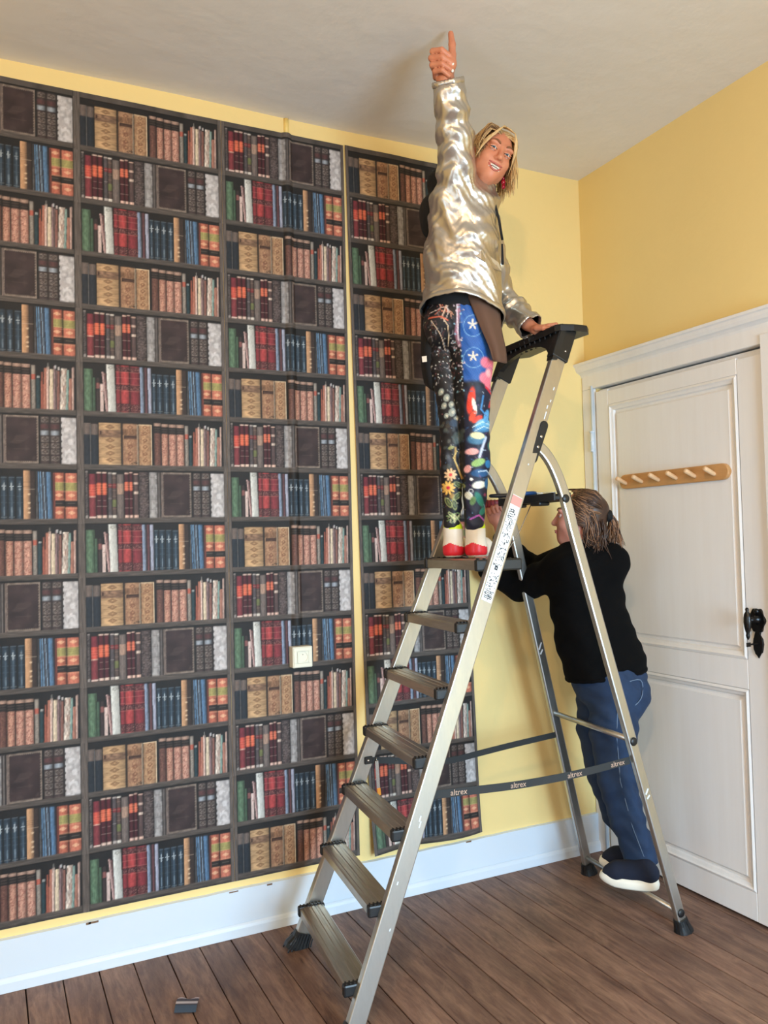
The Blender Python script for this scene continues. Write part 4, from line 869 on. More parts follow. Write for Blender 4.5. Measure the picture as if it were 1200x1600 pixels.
# ------------------------------------------------------------------ woman standing on the platform, back turned, thumb up
PT = ZS[6]+.0066
o1 = at(722, 868, 3.05); o1[2] = PT
F1 = Frame(o1); J = F1.L
wom = thing('person', 'person in silver jacket and colourful printed leggings giving a thumbs up on the ladder', 'person', o1)
wom.rotation_euler = (0, 0, -YAW)
def bounds(pts, m): p = np.array(pts); return p.min(0)-m, p.max(0)+m
fw = np.array((math.cos(math.radians(68)), math.sin(math.radians(68)), 0))
ank = [J(706, 818, 3.07), J(741, 818, 3.03)]
heel = [np.array((a[0], a[1], 0)) for a in ank]
legL = [J(692, 512, 3.10), J(697, 570, 3.09), J(704, 640, 3.08), J(705.5, 690, 3.07), J(706, 740, 3.07), J(706.5, 790, 3.07), ank[0]]; rL = [.068, .062, .046, .041, .042, .034, .031]
legR = [J(738, 512, 3.03), J(738, 570, 3.03), J(739, 620, 3.03), J(742, 680, 3.03), J(743, 720, 3.03), J(742, 770, 3.03), ank[1]]; rR = [.080, .074, .063, .052, .053, .043, .036]
pel = J(716, 495, 3.05); chest = J(723, 350, 2.97); neckb = J(747, 300, 2.955); headc = J(767, 249, 2.93)
# right arm raised, leaning towards the room
sh = J(708, 320, 2.91); el = J(711, 218, 2.83); wr = J(699, 131, 2.755)
shL = J(748, 335, 3.10); elL = J(778, 462, 3.27); wrL = J(824, 506, 3.15)
Hh = axes((.30, -.92, -.16), (.36, .1, .93))
v = Vox(*bounds([headc+.13, headc-.13, wr+(0, 0, .16), np.append((heel[0]-.05)[:2], 0), heel[1]+fw*.2, pel-.12, pel+.12, elL, wrL+.1, wr-.07, wr+.07], .02), .0032)
v.chain([pel, chest], [.070, .105], .03, (1, .85, 1)); v.cap(chest, neckb, .075, .045, .03); v.cap(neckb, headc-.02*Hh[1]-.02*Hh[2], .042, .040, .02)
v.chain(legL, [r-.012 for r in rL], .02); v.chain(legR, [r-.012 for r in rR], .02); v.cap(pel, legL[0], .06, .05, .02); v.cap(pel, legR[0], .06, .055, .02)
for h_, a in zip(heel, ank): v.chain([a, h_+(0, 0, .045), h_+fw*.15+(0, 0, .022)], [.026, .024, .020], .015)
v.chain([chest+(0, 0, .04), sh, el, wr], [.06, .046, .038, .0255], .02); v.chain([chest+(0, 0, .03), shL, elL, wrL], [.06, .044, .036, .025], .02)
Ph = head_sdf(v, headc, Hh, .90)
# right fist, palm towards the camera, thumb straight up
hc = J(692.5, 102, 2.735)
Q = lambda a, b, c: hc+np.array((a, b, c))
v.cap(wr, Q(.004, .012, -.045), .0255, .024, .012, (1, .85, 1)); v.ell(Q(.002, .016, -.008), (.036, .017, .046), None, .012)
v.chain([Q(.006, .004, -.045), Q(.024, -.006, .0), Q(.030, -.002, .034)], [.020, .018, .0135], .012)
v.chain([Q(.030, -.002, .030), Q(.0315, .0, .070), Q(.0285, .004, .109)], [.0128, .0116, .0096], .006)
fing = []
for i, (c0, rr_, ln) in enumerate(((.040, .0104, .94), (.017, .0108, 1.08), (-.006, .0102, 1.02), (-.028, .0090, .80))):
    mcp = Q(-.024, .030, c0+.004); pip = Q(-.0365*ln, -.010, c0+.002); dip = Q(-.006, -.0300, c0-.006); tip = Q(.021*ln, -.0200, c0-.020)
    v.chain([mcp, pip, dip, tip], [rr_+.001, rr_, rr_-.0005, rr_-.0018], .0028); fing.append((tip, dip, rr_))
# left hand laid over the front edge of the ladder handle
hl = wrL+np.array((.026, -.030, -.030)); v.cap(wrL, hl, .023, .021, .01); v.ell(hl+(.012, -.012, .0), (.034, .03, .014), None, .01)
for i in range(4):
    b0 = hl+np.array((.040-.004*i, -.034+.019*i, .004)); m1 = b0+np.array((.030, .0, .004)); t1 = m1+np.array((.016, 0, -.020)); v.chain([hl+(.02, -.02+.012*i, .002), b0, m1, t1], [.010, .0088, .008, .007], .003)
v.chain([hl+(-.004, -.03, -.004), hl+(.018, -.056, -.010), hl+(.040, -.062, -.012)], [.011, .009, .0075], .004)
vox_obj('body', v, M['skin'], wom, relax=1)
# face details
for s in (-1, 1):
    e = child('eyeball', uvs(Ph(s*.031, .010, .0735), np.array((.0113, .0113, .0113)), Hh), M['eye'], wom)
    look = unit(unit(F1.L(600, 800, 0)-Ph(s*.031, .010, .0735))*.75+Hh[2]*.25); Fe = axes(look, Hh[1])
    child('iris', uvs(Ph(s*.031, .010, .0735)+look*.0088, np.array((.0060, .0060, .0032)), Fe), M['iris'], e); child('pupil', uvs(Ph(s*.031, .010, .0735)+look*.0114, np.array((.0028, .0028, .0014)), Fe), M['pupil'], e)
    child('upper_eyelid', arc_tube([Ph(s*.031+x, .0150-.35*abs(x)**1.5*8+.002, .0835-abs(x)*.35) for x in np.linspace(-.016, .016, 9)], .0032, 6), M['skin'], wom); child('lash_line', arc_tube([Ph(s*.031+x, .0118-.35*abs(x)**1.5*8+.001, .0852-abs(x)*.38) for x in np.linspace(-.015, .015, 9)], .0014, 5), M['pupil'], wom)
    child('lower_eyelid', arc_tube([Ph(s*.031+x, .0022+14*x*x, .0845-abs(x)*.4) for x in np.linspace(-.015, .015, 9)], .0030, 6), M['skin'], wom)
    child('eyebrow', arc_tube([Ph(s*(.014+.034*t), .030+.011*math.sin(t*2.2), .0895-.022*t*t) for t in np.linspace(0, 1, 9)], .0032, 6, [.7, 1, 1.1, 1.1, 1, .9, .8, .6, .3]), M['brow'], wom)
child('mouth_cavity', uvs(Ph(0, -.057, .073), np.array((.026, .010, .012)), Hh), M['mouth'], wom)
for yy, nm in ((-.0535, 'upper_teeth'), (-.0615, 'lower_teeth')):
    bm = bmesh.new()
    for k in range(8):
        x = -.0215+.0061*k; c = Ph(x+.0003, yy, .0845-9*x*x); b_ = uvs(c, np.array((.0032, .0044 if yy > -.06 else .0034, .0025)), Hh, 8); merge(bm, b_)
    child(nm, bm, M['teeth'], wom)
child('upper_lip', arc_tube([Ph(x, -.0485+.14*abs(x), .0925-13*x*x) for x in np.linspace(-.031, .031, 15)], .0028, 8, [.4]+[1]*13+[.4]), M['lips'], wom)
child('lower_lip', arc_tube([Ph(x, -.0700+26*x*x, .0885-13*x*x) for x in np.linspace(-.030, .030, 15)], .0033, 8, [.4]+[1]*13+[.4]), M['lips'], wom)
for t_, d_, r_2 in (fing[1], fing[2]): child('fingernail', uvs(t_+unit(t_-d_)*.008+(0, -.004, -.002), np.array((.0048, .0035, .0058))), M['nail'], wom)
# blond bob: dark root cap under many strands
vc = Vox(headc-.14, headc+.14, .004); vc.ell(Ph(0, .042, -.022), (.070, .072, .083), Hh, 0); vc.ell(Ph(0, -.015, .085), (.055, .080, .056), Hh, .01, True)
root = vox_obj('hair', vc, M['blond_dark'], wom, relax=2)
rs = random.Random(4); paths = []; dark = []
for k in range(720):
    s = rs.choice((-1, 1)); t0 = rs.uniform(-.085, .060); th = rs.uniform(0, 1)
    # from the parting over the skull, then hanging free
    st = np.array((-.012+rs.uniform(-.006, .006), .118-1.2*max(t0, -.02)**2*10-(max(0, -t0)*.35), t0)); side = np.array((s*(.076+rs.uniform(-.004, .006)), .03+rs.uniform(-.02, .02), t0*.95-.012))
    mid = (st+side)/2+np.array((s*.018, .034, .004)); p0, p1, p2 = Ph(*st), Ph(*mid), Ph(*side)
    ln = rs.uniform(.075, .13)*(1.0 if s > 0 else .8); out = s*rs.uniform(-.012, .004)
    a = p2+np.array((0, 0, -ln*.5))+Hh[0]*out-Hh[1]*.0+Hh[2]*rs.uniform(-.012, .012); b = p2+np.array((0, 0, -ln))+Hh[0]*(out*.7-s*.006)+Hh[2]*rs.uniform(-.02, .02)
    if t0 > .045 and rs.random() < .35: b = (a+b)/2
    (paths if rs.random() < .8 else dark).append(resample([p0, p1, p2, a, b], 9))
for k in range(40):                                         # fringe swept across the brow
    s = rs.choice((-1, 1, 1)); st = (-.012+rs.uniform(-.01, .01), .112, .050+rs.uniform(-.01, .012)); paths.append(resample([Ph(*st), Ph(s*.028, .098, .080), Ph(s*(.052+rs.uniform(-.006, .006)), .055, .078), Ph(s*.071, .008+rs.uniform(-.02, .02), .056), Ph(s*.076, -.045, .046)], 9))
child('hair_strands', strands(paths, .0019), M['blond'], root); child('dark_hair_strands', strands(dark, .0018), M['blond_dark'], root)
# earring: red beads
ep = Ph(.072, -.045, .012)
er = None; bm = bmesh.new(); add_tube(bm, [ep+(0, 0, .014), ep], .001, 5)
for dz, r_ in ((-.004, .006), (-.018, .0085), (-.034, .0075)): merge(bm, uvs(ep+(0.0, -.006, dz), np.array((r_, r_, r_*1.15)), None, 10))
child('earring', bm, M['red_gem'], wom)

# black top under the jacket
vt = Vox(*bounds([J(720, 400, 3.02)-.15, J(720, 475, 3.04)+.15, J(720, 475, 3.04)-.15], .03), .005); vt.chain([J(722, 400, 3.0), J(719, 452, 3.03), J(718, 474, 3.04)], [.115, .120, .124], .02, (1, .9, 1)); vox_obj('black_top', vt, M['lining'], wom)
# leggings with their print
S0 = J(720, 650, 3.05); PXM = 3.05/FPX
def px_of(V): return 720+(V[:, 0]-S0[0])/PXM, 650-(V[:, 2]-S0[2])/PXM
def paint_leggings(V):
    u, w = px_of(V); r_ = np.random.default_rng(3); n = len(V); c = np.empty((n, 3)); right = (u > 722+np.clip((560-w)*.25, -3, 10)) & (V[:, 1] < legL[0][1]+.2)
    c[:] = (16, 15, 20)
    fine = (np.sin(u*1.9+3*np.sin(w*.31))*np.sin(w*1.7+2*np.sin(u*.37)))
    def put(m, col, a=1.0):
        m = np.clip(m, 0, 1)[:, None]*a; nonlocal c; c = c*(1-m)+np.array(col, float)*m
    def el(u0, v0, a, b, ang, col, al=1.0, soft=.25):
        t = math.radians(ang); x = (u-u0)*math.cos(t)+(w-v0)*math.sin(t); y = -(u-u0)*math.sin(t)+(w-v0)*math.cos(t); put((1-np.sqrt((x/a)**2+(y/b)**2))/soft, col, al)
    def ring(u0, v0, a, b, ang, col, th=.18, al=1):
        t = math.radians(ang); x = (u-u0)*math.cos(t)+(w-v0)*math.sin(t); y = -(u-u0)*math.sin(t)+(w-v0)*math.cos(t); put(1-np.abs(np.sqrt((x/a)**2+(y/b)**2)-1)/th, col, al)
    def line(pts, wd, col, al=1.0):
        for (x0, y0), (x1, y1) in zip(pts[:-1], pts[1:]):
            dx, dy = x1-x0, y1-y0; t = np.clip(((u-x0)*dx+(w-y0)*dy)/(dx*dx+dy*dy+1e-6), 0, 1); put((wd-np.hypot(u-x0-t*dx, w-y0-t*dy))/(wd*.6), col, al)
    def star(u0, v0, R, col, ph=0):
        th = np.arctan2(w-v0, u-u0)+ph; put((R*(.32+.68*np.abs(np.cos(2.5*th))**3)-np.hypot(u-u0, w-v0))/1.2, col)
    def flower(u0, v0, R, col, mid, k=8):
        th = np.arctan2(w-v0, u-u0); put((R*(.55+.45*np.abs(np.cos(k/2*th)))-np.hypot(u-u0, w-v0))/1.2, col); put((R*.28-np.hypot(u-u0, w-v0))/1, mid)
    # scattered specks everywhere
    for k in range(420):
        uu, vv = r_.uniform(660, 775), r_.uniform(450, 818); col = [(170, 176, 180), (90, 120, 160), (150, 90, 90), (60, 110, 120), (200, 190, 160)][r_.integers(5)]; el(uu, vv, r_.uniform(.7, 1.7), r_.uniform(.7, 1.7), 0, col, .8, .5)
    # right-hand leg of the picture: blue cloth field, starfish, flower, koi, waves, pebbles
    put(np.clip((u-(716+np.clip((w-520)*.06, 0, 6)))/3, 0, 1)*np.clip((606-w)/6, 0, 1)*np.clip((770-u)/3, 0, 1), (30, 84, 158)); el(738, 560, 20, 60, 0, (36, 100, 180), .5, .9)
    put(np.clip((w-606)/6, 0, 1)*(u > 723), (20, 26, 52), .9)
    for vv in (519, 566): star(737, vv, 9, (224, 212, 196), .3); ring(738, vv+2, 15, 15, 0, (150, 190, 214), .07, .8)
    el(755, 480, 3, 12, 20, (60, 130, 200)); line([(712, 465), (716, 500), (712, 530), (718, 548)], 3.5, (190, 130, 150), .8); line([(716, 470), (713, 500), (716, 540)], 1.4, (230, 210, 220))
    for k in range(34): el(r_.uniform(709, 724), r_.uniform(470, 620), 1.6, 1.6, 0, (140, 190, 210) if k % 2 else (200, 180, 190), .9)
    for a, b, R in ((757, 575, 11), (765, 590, 11), (755, 598, 11), (763, 606, 11), (768, 576, 8)): el(a, b, R, R*.95, 20, (238, 120, 140), 1, .35)
    el(761, 590, 6, 8, 0, (250, 190, 190), .9, .6); el(768, 600, 4, 9, 10, (250, 206, 190), .8, .6); line([(757, 612), (768, 622), (762, 640)], 2.5, (200, 40, 60))
    el(733, 632, 7, 24, 8, (226, 62, 40)); el(738, 640, 3.5, 14, -12, (240, 226, 212)); el(742, 660, 11, 5, -30, (220, 60, 36)); el(735, 655, 5, 10, 30, (230, 80, 50))
    line([(752, 625), (748, 645), (757, 655)], 2, (60, 130, 190)); el(752, 668, 16, 10, -15, (110, 178, 214)); el(750, 675, 18, 6, -5, (70, 140, 190), .8); el(757, 655, 5, 12, 15, (90, 160, 210)); line([(735, 672), (750, 664), (765, 668)], 1.2, (200, 226, 236)); line([(738, 678), (752, 671), (766, 674)], 1, (200, 226, 236))
    el(741, 690, 17, 10, 0, (70, 120, 150)); el(742, 685, 13, 6, 8, (236, 224, 170)); line([(755, 688), (748, 706), (744, 718)], 3, (200, 208, 226)); el(763, 700, 6, 8, 0, (30, 110, 100))
    el(733, 709, 12, 6, 0, (238, 170, 164)); el(742, 726, 13, 6.5, -18, (150, 186, 106)); el(726, 735, 6, 7, 30, (228, 160, 150)); el(758, 728, 6, 7, 0, (40, 120, 170))
    el(745, 742, 17, 7, 0, (36, 84, 130)); line([(742, 740), (755, 738), (762, 744)], 1.2, (190, 210, 224)); el(731, 751, 3, 2.4, 0, (236, 232, 220)); el(743, 760, 13, 6.5, -8, (234, 232, 214)); el(757, 758, 6, 10, 0, (46, 110, 160))
    el(727, 776, 6, 8, -40, (226, 220, 196)); el(743, 782, 6, 15, -28, (30, 118, 100)); el(733, 784, 5, 8, 20, (100, 130, 80)); el(748, 800, 5, 9, 40, (40, 130, 120)); ring(730, 769, 3, 3, 0, (220, 220, 210), .4); line([(728, 812), (742, 806), (752, 816)], 1.6, (190, 90, 190)); line([(750, 790), (756, 800), (752, 812)], 1.2, (120, 170, 200)); el(752, 775, 3, 3, 0, (140, 60, 90))
    for k in range(70):
        a, b, t = r_.uniform(664, 716), r_.uniform(470, 610), r_.uniform(0, 6.28); line([(a, b), (a+5*math.cos(t), b+5*math.sin(t)), (a+9*math.cos(t+.6), b+9*math.sin(t+.6))], .8, [(120, 112, 112), (86, 70, 74), (168, 160, 156), (110, 60, 56)][k % 4], .75)
    for k in range(60): el(r_.uniform(668, 722), r_.uniform(540, 612), 1.3, 1.3, 0, (226, 224, 216), .95, .5)
    for k in range(26): el(r_.uniform(690, 722), r_.uniform(655, 735), r_.uniform(2, 5), r_.uniform(2, 5), r_.uniform(0, 90), [(52, 60, 66), (78, 84, 76), (60, 50, 40)][k % 3], .8)
    # left-hand leg: coral, pebbles, flowers, leaves on black
    for a in ((700, 500), (690, 492)):
        for k in range(9):
            t = r_.uniform(0, 6.28); L_ = r_.uniform(8, 18); line([a, (a[0]+.5*L_*math.cos(t), a[1]+.5*L_*math.sin(t)-2), (a[0]+L_*math.cos(t+.3), a[1]+L_*math.sin(t+.3))], .9, [(214, 150, 120), (196, 96, 70), (220, 200, 190)][k % 3], .9)
    line([(705, 470), (694, 500), (690, 508)], 1.6, (224, 186, 160)); line([(690, 505), (700, 520), (702, 545)], 1, (222, 190, 150)); line([(675, 510), (688, 530), (698, 550)], .9, (210, 180, 150)); line([(672, 505), (690, 506), (700, 512)], 1.6, (206, 96, 70))
    for a, b, R in ((690, 612, 6), (698, 622, 7), (694, 634, 6), (705, 633, 6), (706, 645, 8), (697, 650, 5), (712, 655, 5)): el(a, b, R*.8, R, 20, (150, 154, 140)); el(a+1, b, R*.35, R*.4, 0, (206, 196, 170))
    el(708, 662, 8, 7, 0, (40, 56, 76)); el(713, 685, 9, 12, 20, (66, 76, 72)); el(703, 700, 6, 3, -20, (150, 150, 90)); el(699, 718, 6, 16, -10, (90, 100, 116), .7, .7)
    line([(710, 700), (708, 720), (714, 735), (719, 748)], 2.2, (176, 134, 60)); line([(712, 705), (706, 716), (712, 728)], 1, (220, 190, 110))
    flower(701, 742, 11, (240, 190, 140), (214, 60, 60), 9); flower(697, 762, 12, (232, 180, 90), (200, 36, 60), 10); el(703, 775, 6, 7, 0, (226, 176, 90), .7, .6)
    for a, b, t in ((714, 758, 25), (711, 775, -40), (706, 788, 80), (697, 785, 60)): ring(a, b, 8, 3.5, t, (160, 166, 100), .35); el(a, b, 6, 2, t, (96, 106, 60))
    for k in range(16): line([(r_.uniform(695, 720), r_.uniform(798, 808)), (r_.uniform(693, 721), r_.uniform(806, 818))], 1, [(190, 196, 130), (150, 176, 110), (220, 210, 160)][k % 3], .9)
    for k in range(40):
        line([(a := r_.uniform(726, 766), b := r_.uniform(610, 812)), (a+r_.uniform(-5, 5), b+r_.uniform(-4, 4))], .9, [(120, 170, 200), (50, 110, 160), (200, 214, 224), (120, 70, 120)][k % 4], .7)
    c *= (1+.10*fine)[:, None]
    return lin(np.clip(c, 3, 250))
vl = Vox(*bounds([legL[0]-.12, legR[0]+.17, pel+.16, pel-.16, ank[0]-(.05, .05, .01), ank[1]+(.05, .05, -.01)], .03), .0036)
vl.chain(legL, rL, .012); vl.chain(legR, rR, .012); vl.ell(pel+(0, 0, .0), (.122, .120, .125), None, .03); vl.ell(J(688, 508, 3.02), (.060, .07, .075), None, .03)
vl.field(lambda x, y, z: .0014*np.sin(z*120+9*np.sin(x*22))*np.sin(x*70+y*60))
vox_obj('leggings', vl, M['leggings'], wom, paint_leggings, 1)
# shoes seen from the heel
def split_obj(names, V, F, key, mats, parent):
    k = key(V[F].mean(1))
    first = None
    for i, nm in enumerate(names):
        f = F[k == i]
        if not len(f): continue
        u_, inv = np.unique(f, return_inverse=True); me = arr_mesh(nm, V[u_], inv.reshape(f.shape)); o = bpy.data.objects.new(nm, me); COL.objects.link(o); me.materials.append(mats[i]); o.parent = parent if first is None else first; first = first or o
    return first
for h_, a in zip(heel, ank):
    vs = Vox(*bounds([h_-.05, h_+fw*.24+.05, a+.04], .02), .0032); b0 = h_+fw*.012
    vs.cap(b0+(0, 0, .030), b0+(0, 0, .106), .037, .037, .01, (1, 1.05, 1)); vs.chain([b0+(0, 0, .034), h_+fw*.10+(0, 0, .034), h_+fw*.20+(0, 0, .024)], [.034, .038, .024], .02, (1, 1, .95)); vs.cap(b0+(0, 0, .014), h_+fw*.19+(0, 0, .012), .033, .028, .01, (1, 1, .36))
    V, F = vs.mesh(); V[:, 2] = np.maximum(V[:, 2], .0008)
    def key(p, h_=h_):
        q = p-h_; al = q@fw; z = q[:, 2]; r = np.full(len(p), 0); r[(z < .054-.012*np.abs(q@np.array((fw[1], -fw[0], 0)))/.03) & (al < .030)] = 1; r[(z > .112) | ((z > .104) & (q@np.array((fw[1], -fw[0], 0)) > -.004))] = 2; r[z < .006] = 3; return r
    split_obj(['shoe', 'heel_patch', 'collar_trim', 'sole'], V, F, key, [M['shoe_white'], M['red'], M['lime'], M['sole']], wom)

# silver jacket
def cut(me, pco, pno):
    bm = bmesh.new(); bm.from_mesh(me); bmesh.ops.bisect_plane(bm, geom=bm.verts[:]+bm.edges[:]+bm.faces[:], plane_co=Vector(pco), plane_no=Vector(pno), clear_outer=True); bm.to_mesh(me); bm.free(); me.polygons.foreach_set('use_smooth', [True]*len(me.polygons)); me.update()
def solid(o, t, m2=None):
    md = o.modifiers.new('thickness', 'SOLIDIFY'); md.thickness = t; md.offset = -1
    if m2 is not None: o.data.materials.append(m2); md.material_offset = 1; md.material_offset_rim = 0
jp = [J(722, 330, 2.96), J(724, 380, 2.97), J(724, 430, 2.985), J(723, 480, 3.0), J(723, 540, 3.02)]
vj = Vox(*bounds([jp[0]-.2, jp[0]+(.2, .2, .14), jp[-1]-(.18, .18, .02), jp[-1]+.18, wr+.08, wr-.08], .02), .0048)
vj.chain(jp, [.118, .132, .138, .142, .146], .02, (1, .9, 1)); vj.cap(J(700, 322, 2.97), J(752, 318, 2.96), .066, .066, .04); vj.cap(J(735, 315, 2.955), J(749, 303, 2.95), .075, .052, .03)
arm = [J(706, 335, 2.92), sh+(0, 0, .01), J(714, 262, 2.865), el, J(705, 172, 2.79), J(701, 140, 2.765), J(700, 118, 2.75)]
vj.chain(arm, [.066, .066, .060, .057, .052, .045, .044], .035)
def folds(x, y, z):
    zz = z-jp[0][2]; armw = 1/(1+np.exp(-(zz-.02)/.02))
    f = .0050*np.sin(38*x+14*z+2.0*np.sin(13*z+7*x)+9*y)*(1-armw)+.0028*np.sin(85*z-30*x+3*np.sin(24*x+9*z+5*y))*armw
    f += +.0009*np.sin(210*(z+.3*x)+5*np.sin(70*x+40*y)+60*y)+.0032*np.sin(64*z+46*x-22*y+2.5*np.sin(21*x-15*z))+.0016*np.sin(150*z+110*x+4*np.sin(60*y+31*z)+90*y)
    return f
vj.field(folds)
jk = vox_obj('silver_jacket', vj, M['silver'], wom, relax=2)
_a, _b, _c = J(700, 449, 2.86), J(784, 500, 3.0), J(661, 492, 3.05); hem = _a; hemn = unit(np.cross(_b-_a, _c-_a)); hemn = hemn if hemn[2] < 0 else -hemn; cut(jk.data, hem, hemn); cut(jk.data, J(701, 129, 2.757), wr-el)
solid(jk, .004, M['lining'])
# drawn-in hem and cuff rolls
def rim(o, co, no, name, r, mt, n=72):
    """tube laid along the cut edge of a garment"""
    bm = bmesh.new(); bm.from_mesh(o.data); es = [e for e in bm.edges if e.is_boundary and all(abs((Vector(v.co)-Vector(co)).dot(Vector(no).normalized())) < .004 for v in e.verts)]
    pts = [np.array(e.verts[0].co) for e in es]; bm.free()
    if len(pts) < 8: return
    pts = np.array(pts); c = pts.mean(0); d, a, b = frame_of(no, (1, .2, .1)); ang = np.arctan2((pts-c)@np.array(b), (pts-c)@np.array(a)); rad = np.hypot((pts-c)@np.array(b), (pts-c)@np.array(a))
    q = []; 
    for k in range(n):
        t = -math.pi+2*math.pi*k/n; w_ = np.exp(-((np.angle(np.exp(1j*(ang-t))))/.06)**2); R = (w_*rad).sum()/w_.sum() if w_.sum() > 1e-6 else rad.mean(); q.append(Vector(c)+a*(R*math.cos(t))+b*(R*math.sin(t)))
    bm = bmesh.new(); rings = []
    for k in range(n):
        t = (q[(k+1) % n]-q[k-1]).normalized(); out = (q[k]-Vector(c)).normalized(); up = t.cross(out); rr_ = r*(1+.12*math.sin(k*2.1)); rings.append([bm.verts.new(q[k]+out*rr_*.55*math.cos(x)+up*rr_*1.6*math.sin(x)) for x in np.linspace(0, 2*math.pi, 9)[:-1]])
    for k in range(n):
        for j in range(8): bm.faces.new((rings[k][j], rings[k][(j+1) % 8], rings[(k+1) % n][(j+1) % 8], rings[(k+1) % n][j]))
    child(name, bm, mt, o)
rim(jk, hem, hemn, 'gathered_hem', .007, M['silver']); rim(jk, J(701, 129, 2.757), wr-el, 'cuff', .006, M['silver'])
# pocket flap on the near side, zip placket and toggle on the front edge
def panel(px, thick, name, mt, parent, sub=True):
    P = [Vector(J(*p)) for p in px]; n = (P[1]-P[0]).cross(P[-1]-P[0]).normalized(); n = n if n.y < 0 else -n
    bm = bmesh.new(); a = [bm.verts.new(p) for p in P]; b = [bm.verts.new(p-n*thick) for p in P]; m = len(P); bm.faces.new(a); bm.faces.new(b[::-1])
    for i in range(m): bm.faces.new((a[i], a[(i+1) % m], b[(i+1) % m], b[i]))
    return child(name, bm, mt, parent, False)
panel([(741, 398, 2.852), (752, 391, 2.853), (779, 410, 2.90), (784, 424, 2.915), (772, 420, 2.885), (752, 405, 2.848)], .004, 'pocket_flap', M['silver'], jk)
child('zip_edge', arc_tube([J(762, 297, 2.90), J(773, 318, 2.91), J(780, 345, 2.915), J(785, 375, 2.925)], .0045, 6), M['lining'], jk)
panel([(783.5, 381, 2.92), (786, 381, 2.92), (787.5, 413, 2.92), (783.5, 413, 2.92)], .006, 'toggle', M['lining'], jk)
# left sleeve reaching to the handle
vs = Vox(*bounds([shL, elL, wrL], .12), .0048); sdir = unit(wrL-elL); vs.chain([J(752, 350, 3.08), J(768, 420, 3.16), elL, elL+(wrL-elL)*.55, wrL, wrL+sdir*.05], [.07, .062, .058, .054, .046, .044], .02)
vs.field(lambda x, y, z: .0045*np.sin(70*(x-z)+3*np.sin(30*y+20*z))+.002*np.sin(130*x+90*z+70*y))
sv = vox_obj('left_sleeve', vs, M['silver'], jk, relax=2); cut(sv.data, wrL+sdir*.016, sdir); solid(sv, .004, M['lining']); rim(sv, wrL+sdir*.016, sdir, 'cuff', .006, M['silver'])
# black hood hanging at the back
vh = Vox(*bounds([J(672, 330, 3.03)], .19), .005); vh.ell(J(681, 338, 3.03), (.062, .085, .118), axes((0, -1, 0), (.10, 0, 1)), 0); vh.ell(J(690, 290, 3.03), (.055, .07, .06), None, .03); vh.field(lambda x, y, z: .003*np.sin(50*z+30*x))
vox_obj('hood', vh, M['lining'], jk, relax=2)
# brown cardigan tails below the jacket
def cloth(rows, name, mt, parent, th=.004):
    """rows of (px,py,depth) from top to bottom, draped with a slight wave"""
    R_ = [resample([J(*p) for p in r], 9) for r in rows]; Cn = [resample([r[k] for r in R_], 10) for k in range(9)]
    V = np.array([[Cn[k][i] for k in range(9)] for i in range(10)]); V[:, :, 1] += .004*np.sin(np.arange(9)*1.3)[None]*np.linspace(0, 1, 10)[:, None]
    o = child(name, grid_mesh(name, V.reshape(-1, 3), 10, 9), mt, parent); solid(o, th); return o
tail = cloth([[(728, 455, 2.93), (752, 464, 2.92), (780, 482, 2.96)], [(748, 505, 2.935), (765, 508, 2.925), (783, 516, 2.97)], [(763, 540, 2.94), (776, 542, 2.93), (789, 545, 2.975)], [(770, 564, 2.94), (780, 566, 2.93), (791, 568, 2.975)]], 'cardigan_tail', M['brown_cloth'], wom)
t2 = cloth([[(660, 480, 3.09), (668, 484, 3.05), (680, 490, 3.04)], [(659, 545, 3.12), (666, 552, 3.07), (684, 560, 3.06)], [(660, 575, 3.14), (670, 585, 3.08), (692, 595, 3.09)], [(664, 598, 3.15), (676, 610, 3.10), (692, 613, 3.10)]], 'cardigan_tail', M['lining'], wom)
panel([(659, 557, 3.05), (666.5, 556, 3.045), (667, 565, 3.045), (660, 566, 3.05)], .002, 'care_tag', M['shoe_white'], t2)
# ------------------------------------------------------------------ second person behind the ladder, reaching to the wall
o2 = at(985, 1388, 3.235); o2[2] = 0
F2 = Frame(o2); J = F2.L
p2 = thing('person', 'person in black sweater and blue jeans behind the ladder, reaching towards the wall', 'person', o2); p2.rotation_euler = (0, 0, -YAW)
SOLE = .088
def Jz(px, py, z): p = at_z(px, py, z)-o2; return np.array((CY*p[0]-SY*p[1], SY*p[0]+CY*p[1], p[2]))
hE, tO = Jz(1030, 1391, SOLE), Jz(938, 1377, SOLE); f2 = unit(tO-hE); s2_ = np.array((-f2[1], f2[0], 0)); s2_ = s2_ if s2_[1] < 0 else -s2_; flen = np.linalg.norm(tO-hE)
far = -s2_*.15+f2*.03
aN = J(1003, 1343, 3.27); aF = aN+far
lN = [J(962, 1068, 3.27), J(958, 1140, 3.25), J(963, 1212, 3.24), J(980, 1280, 3.255), J(1000, 1335, 3.265), J(1004, 1362, 3.265)]; rN = [.100, .092, .076, .067, .063, .067]
lF = [J(938, 1068, 3.40), J(936, 1140, 3.40), J(945, 1205, 3.41), J(965, 1270, 3.42), lN[4]+far, lN[5]+far]; rF = [.098, .088, .074, .064, .058, .060]
hip = J(951, 1062, 3.33); ch2 = J(914, 895, 3.34); nb = J(902, 862, 3.33); h2 = J(905, 812, 3.335)
H2 = axes((-.93, .28, .10), (.06, 0, 1))
sN = J(893, 890, 3.25); eN = J(812, 915, 3.50); wN = J(764, 893, 3.53); hN = J(752, 880, 3.54)
sF = J(880, 880, 3.42); eF = J(832, 892, 3.57); wF = J(786, 845, 3.58); hF = J(776, 812, 3.58)
v = Vox(*bounds([h2+.13, h2-.13, hN, hF+(0, 0, .05), hE, tO, hE+far, tO+far, hip-.13, hip+.13, np.array((0, 0, .08))], .03), .0036)
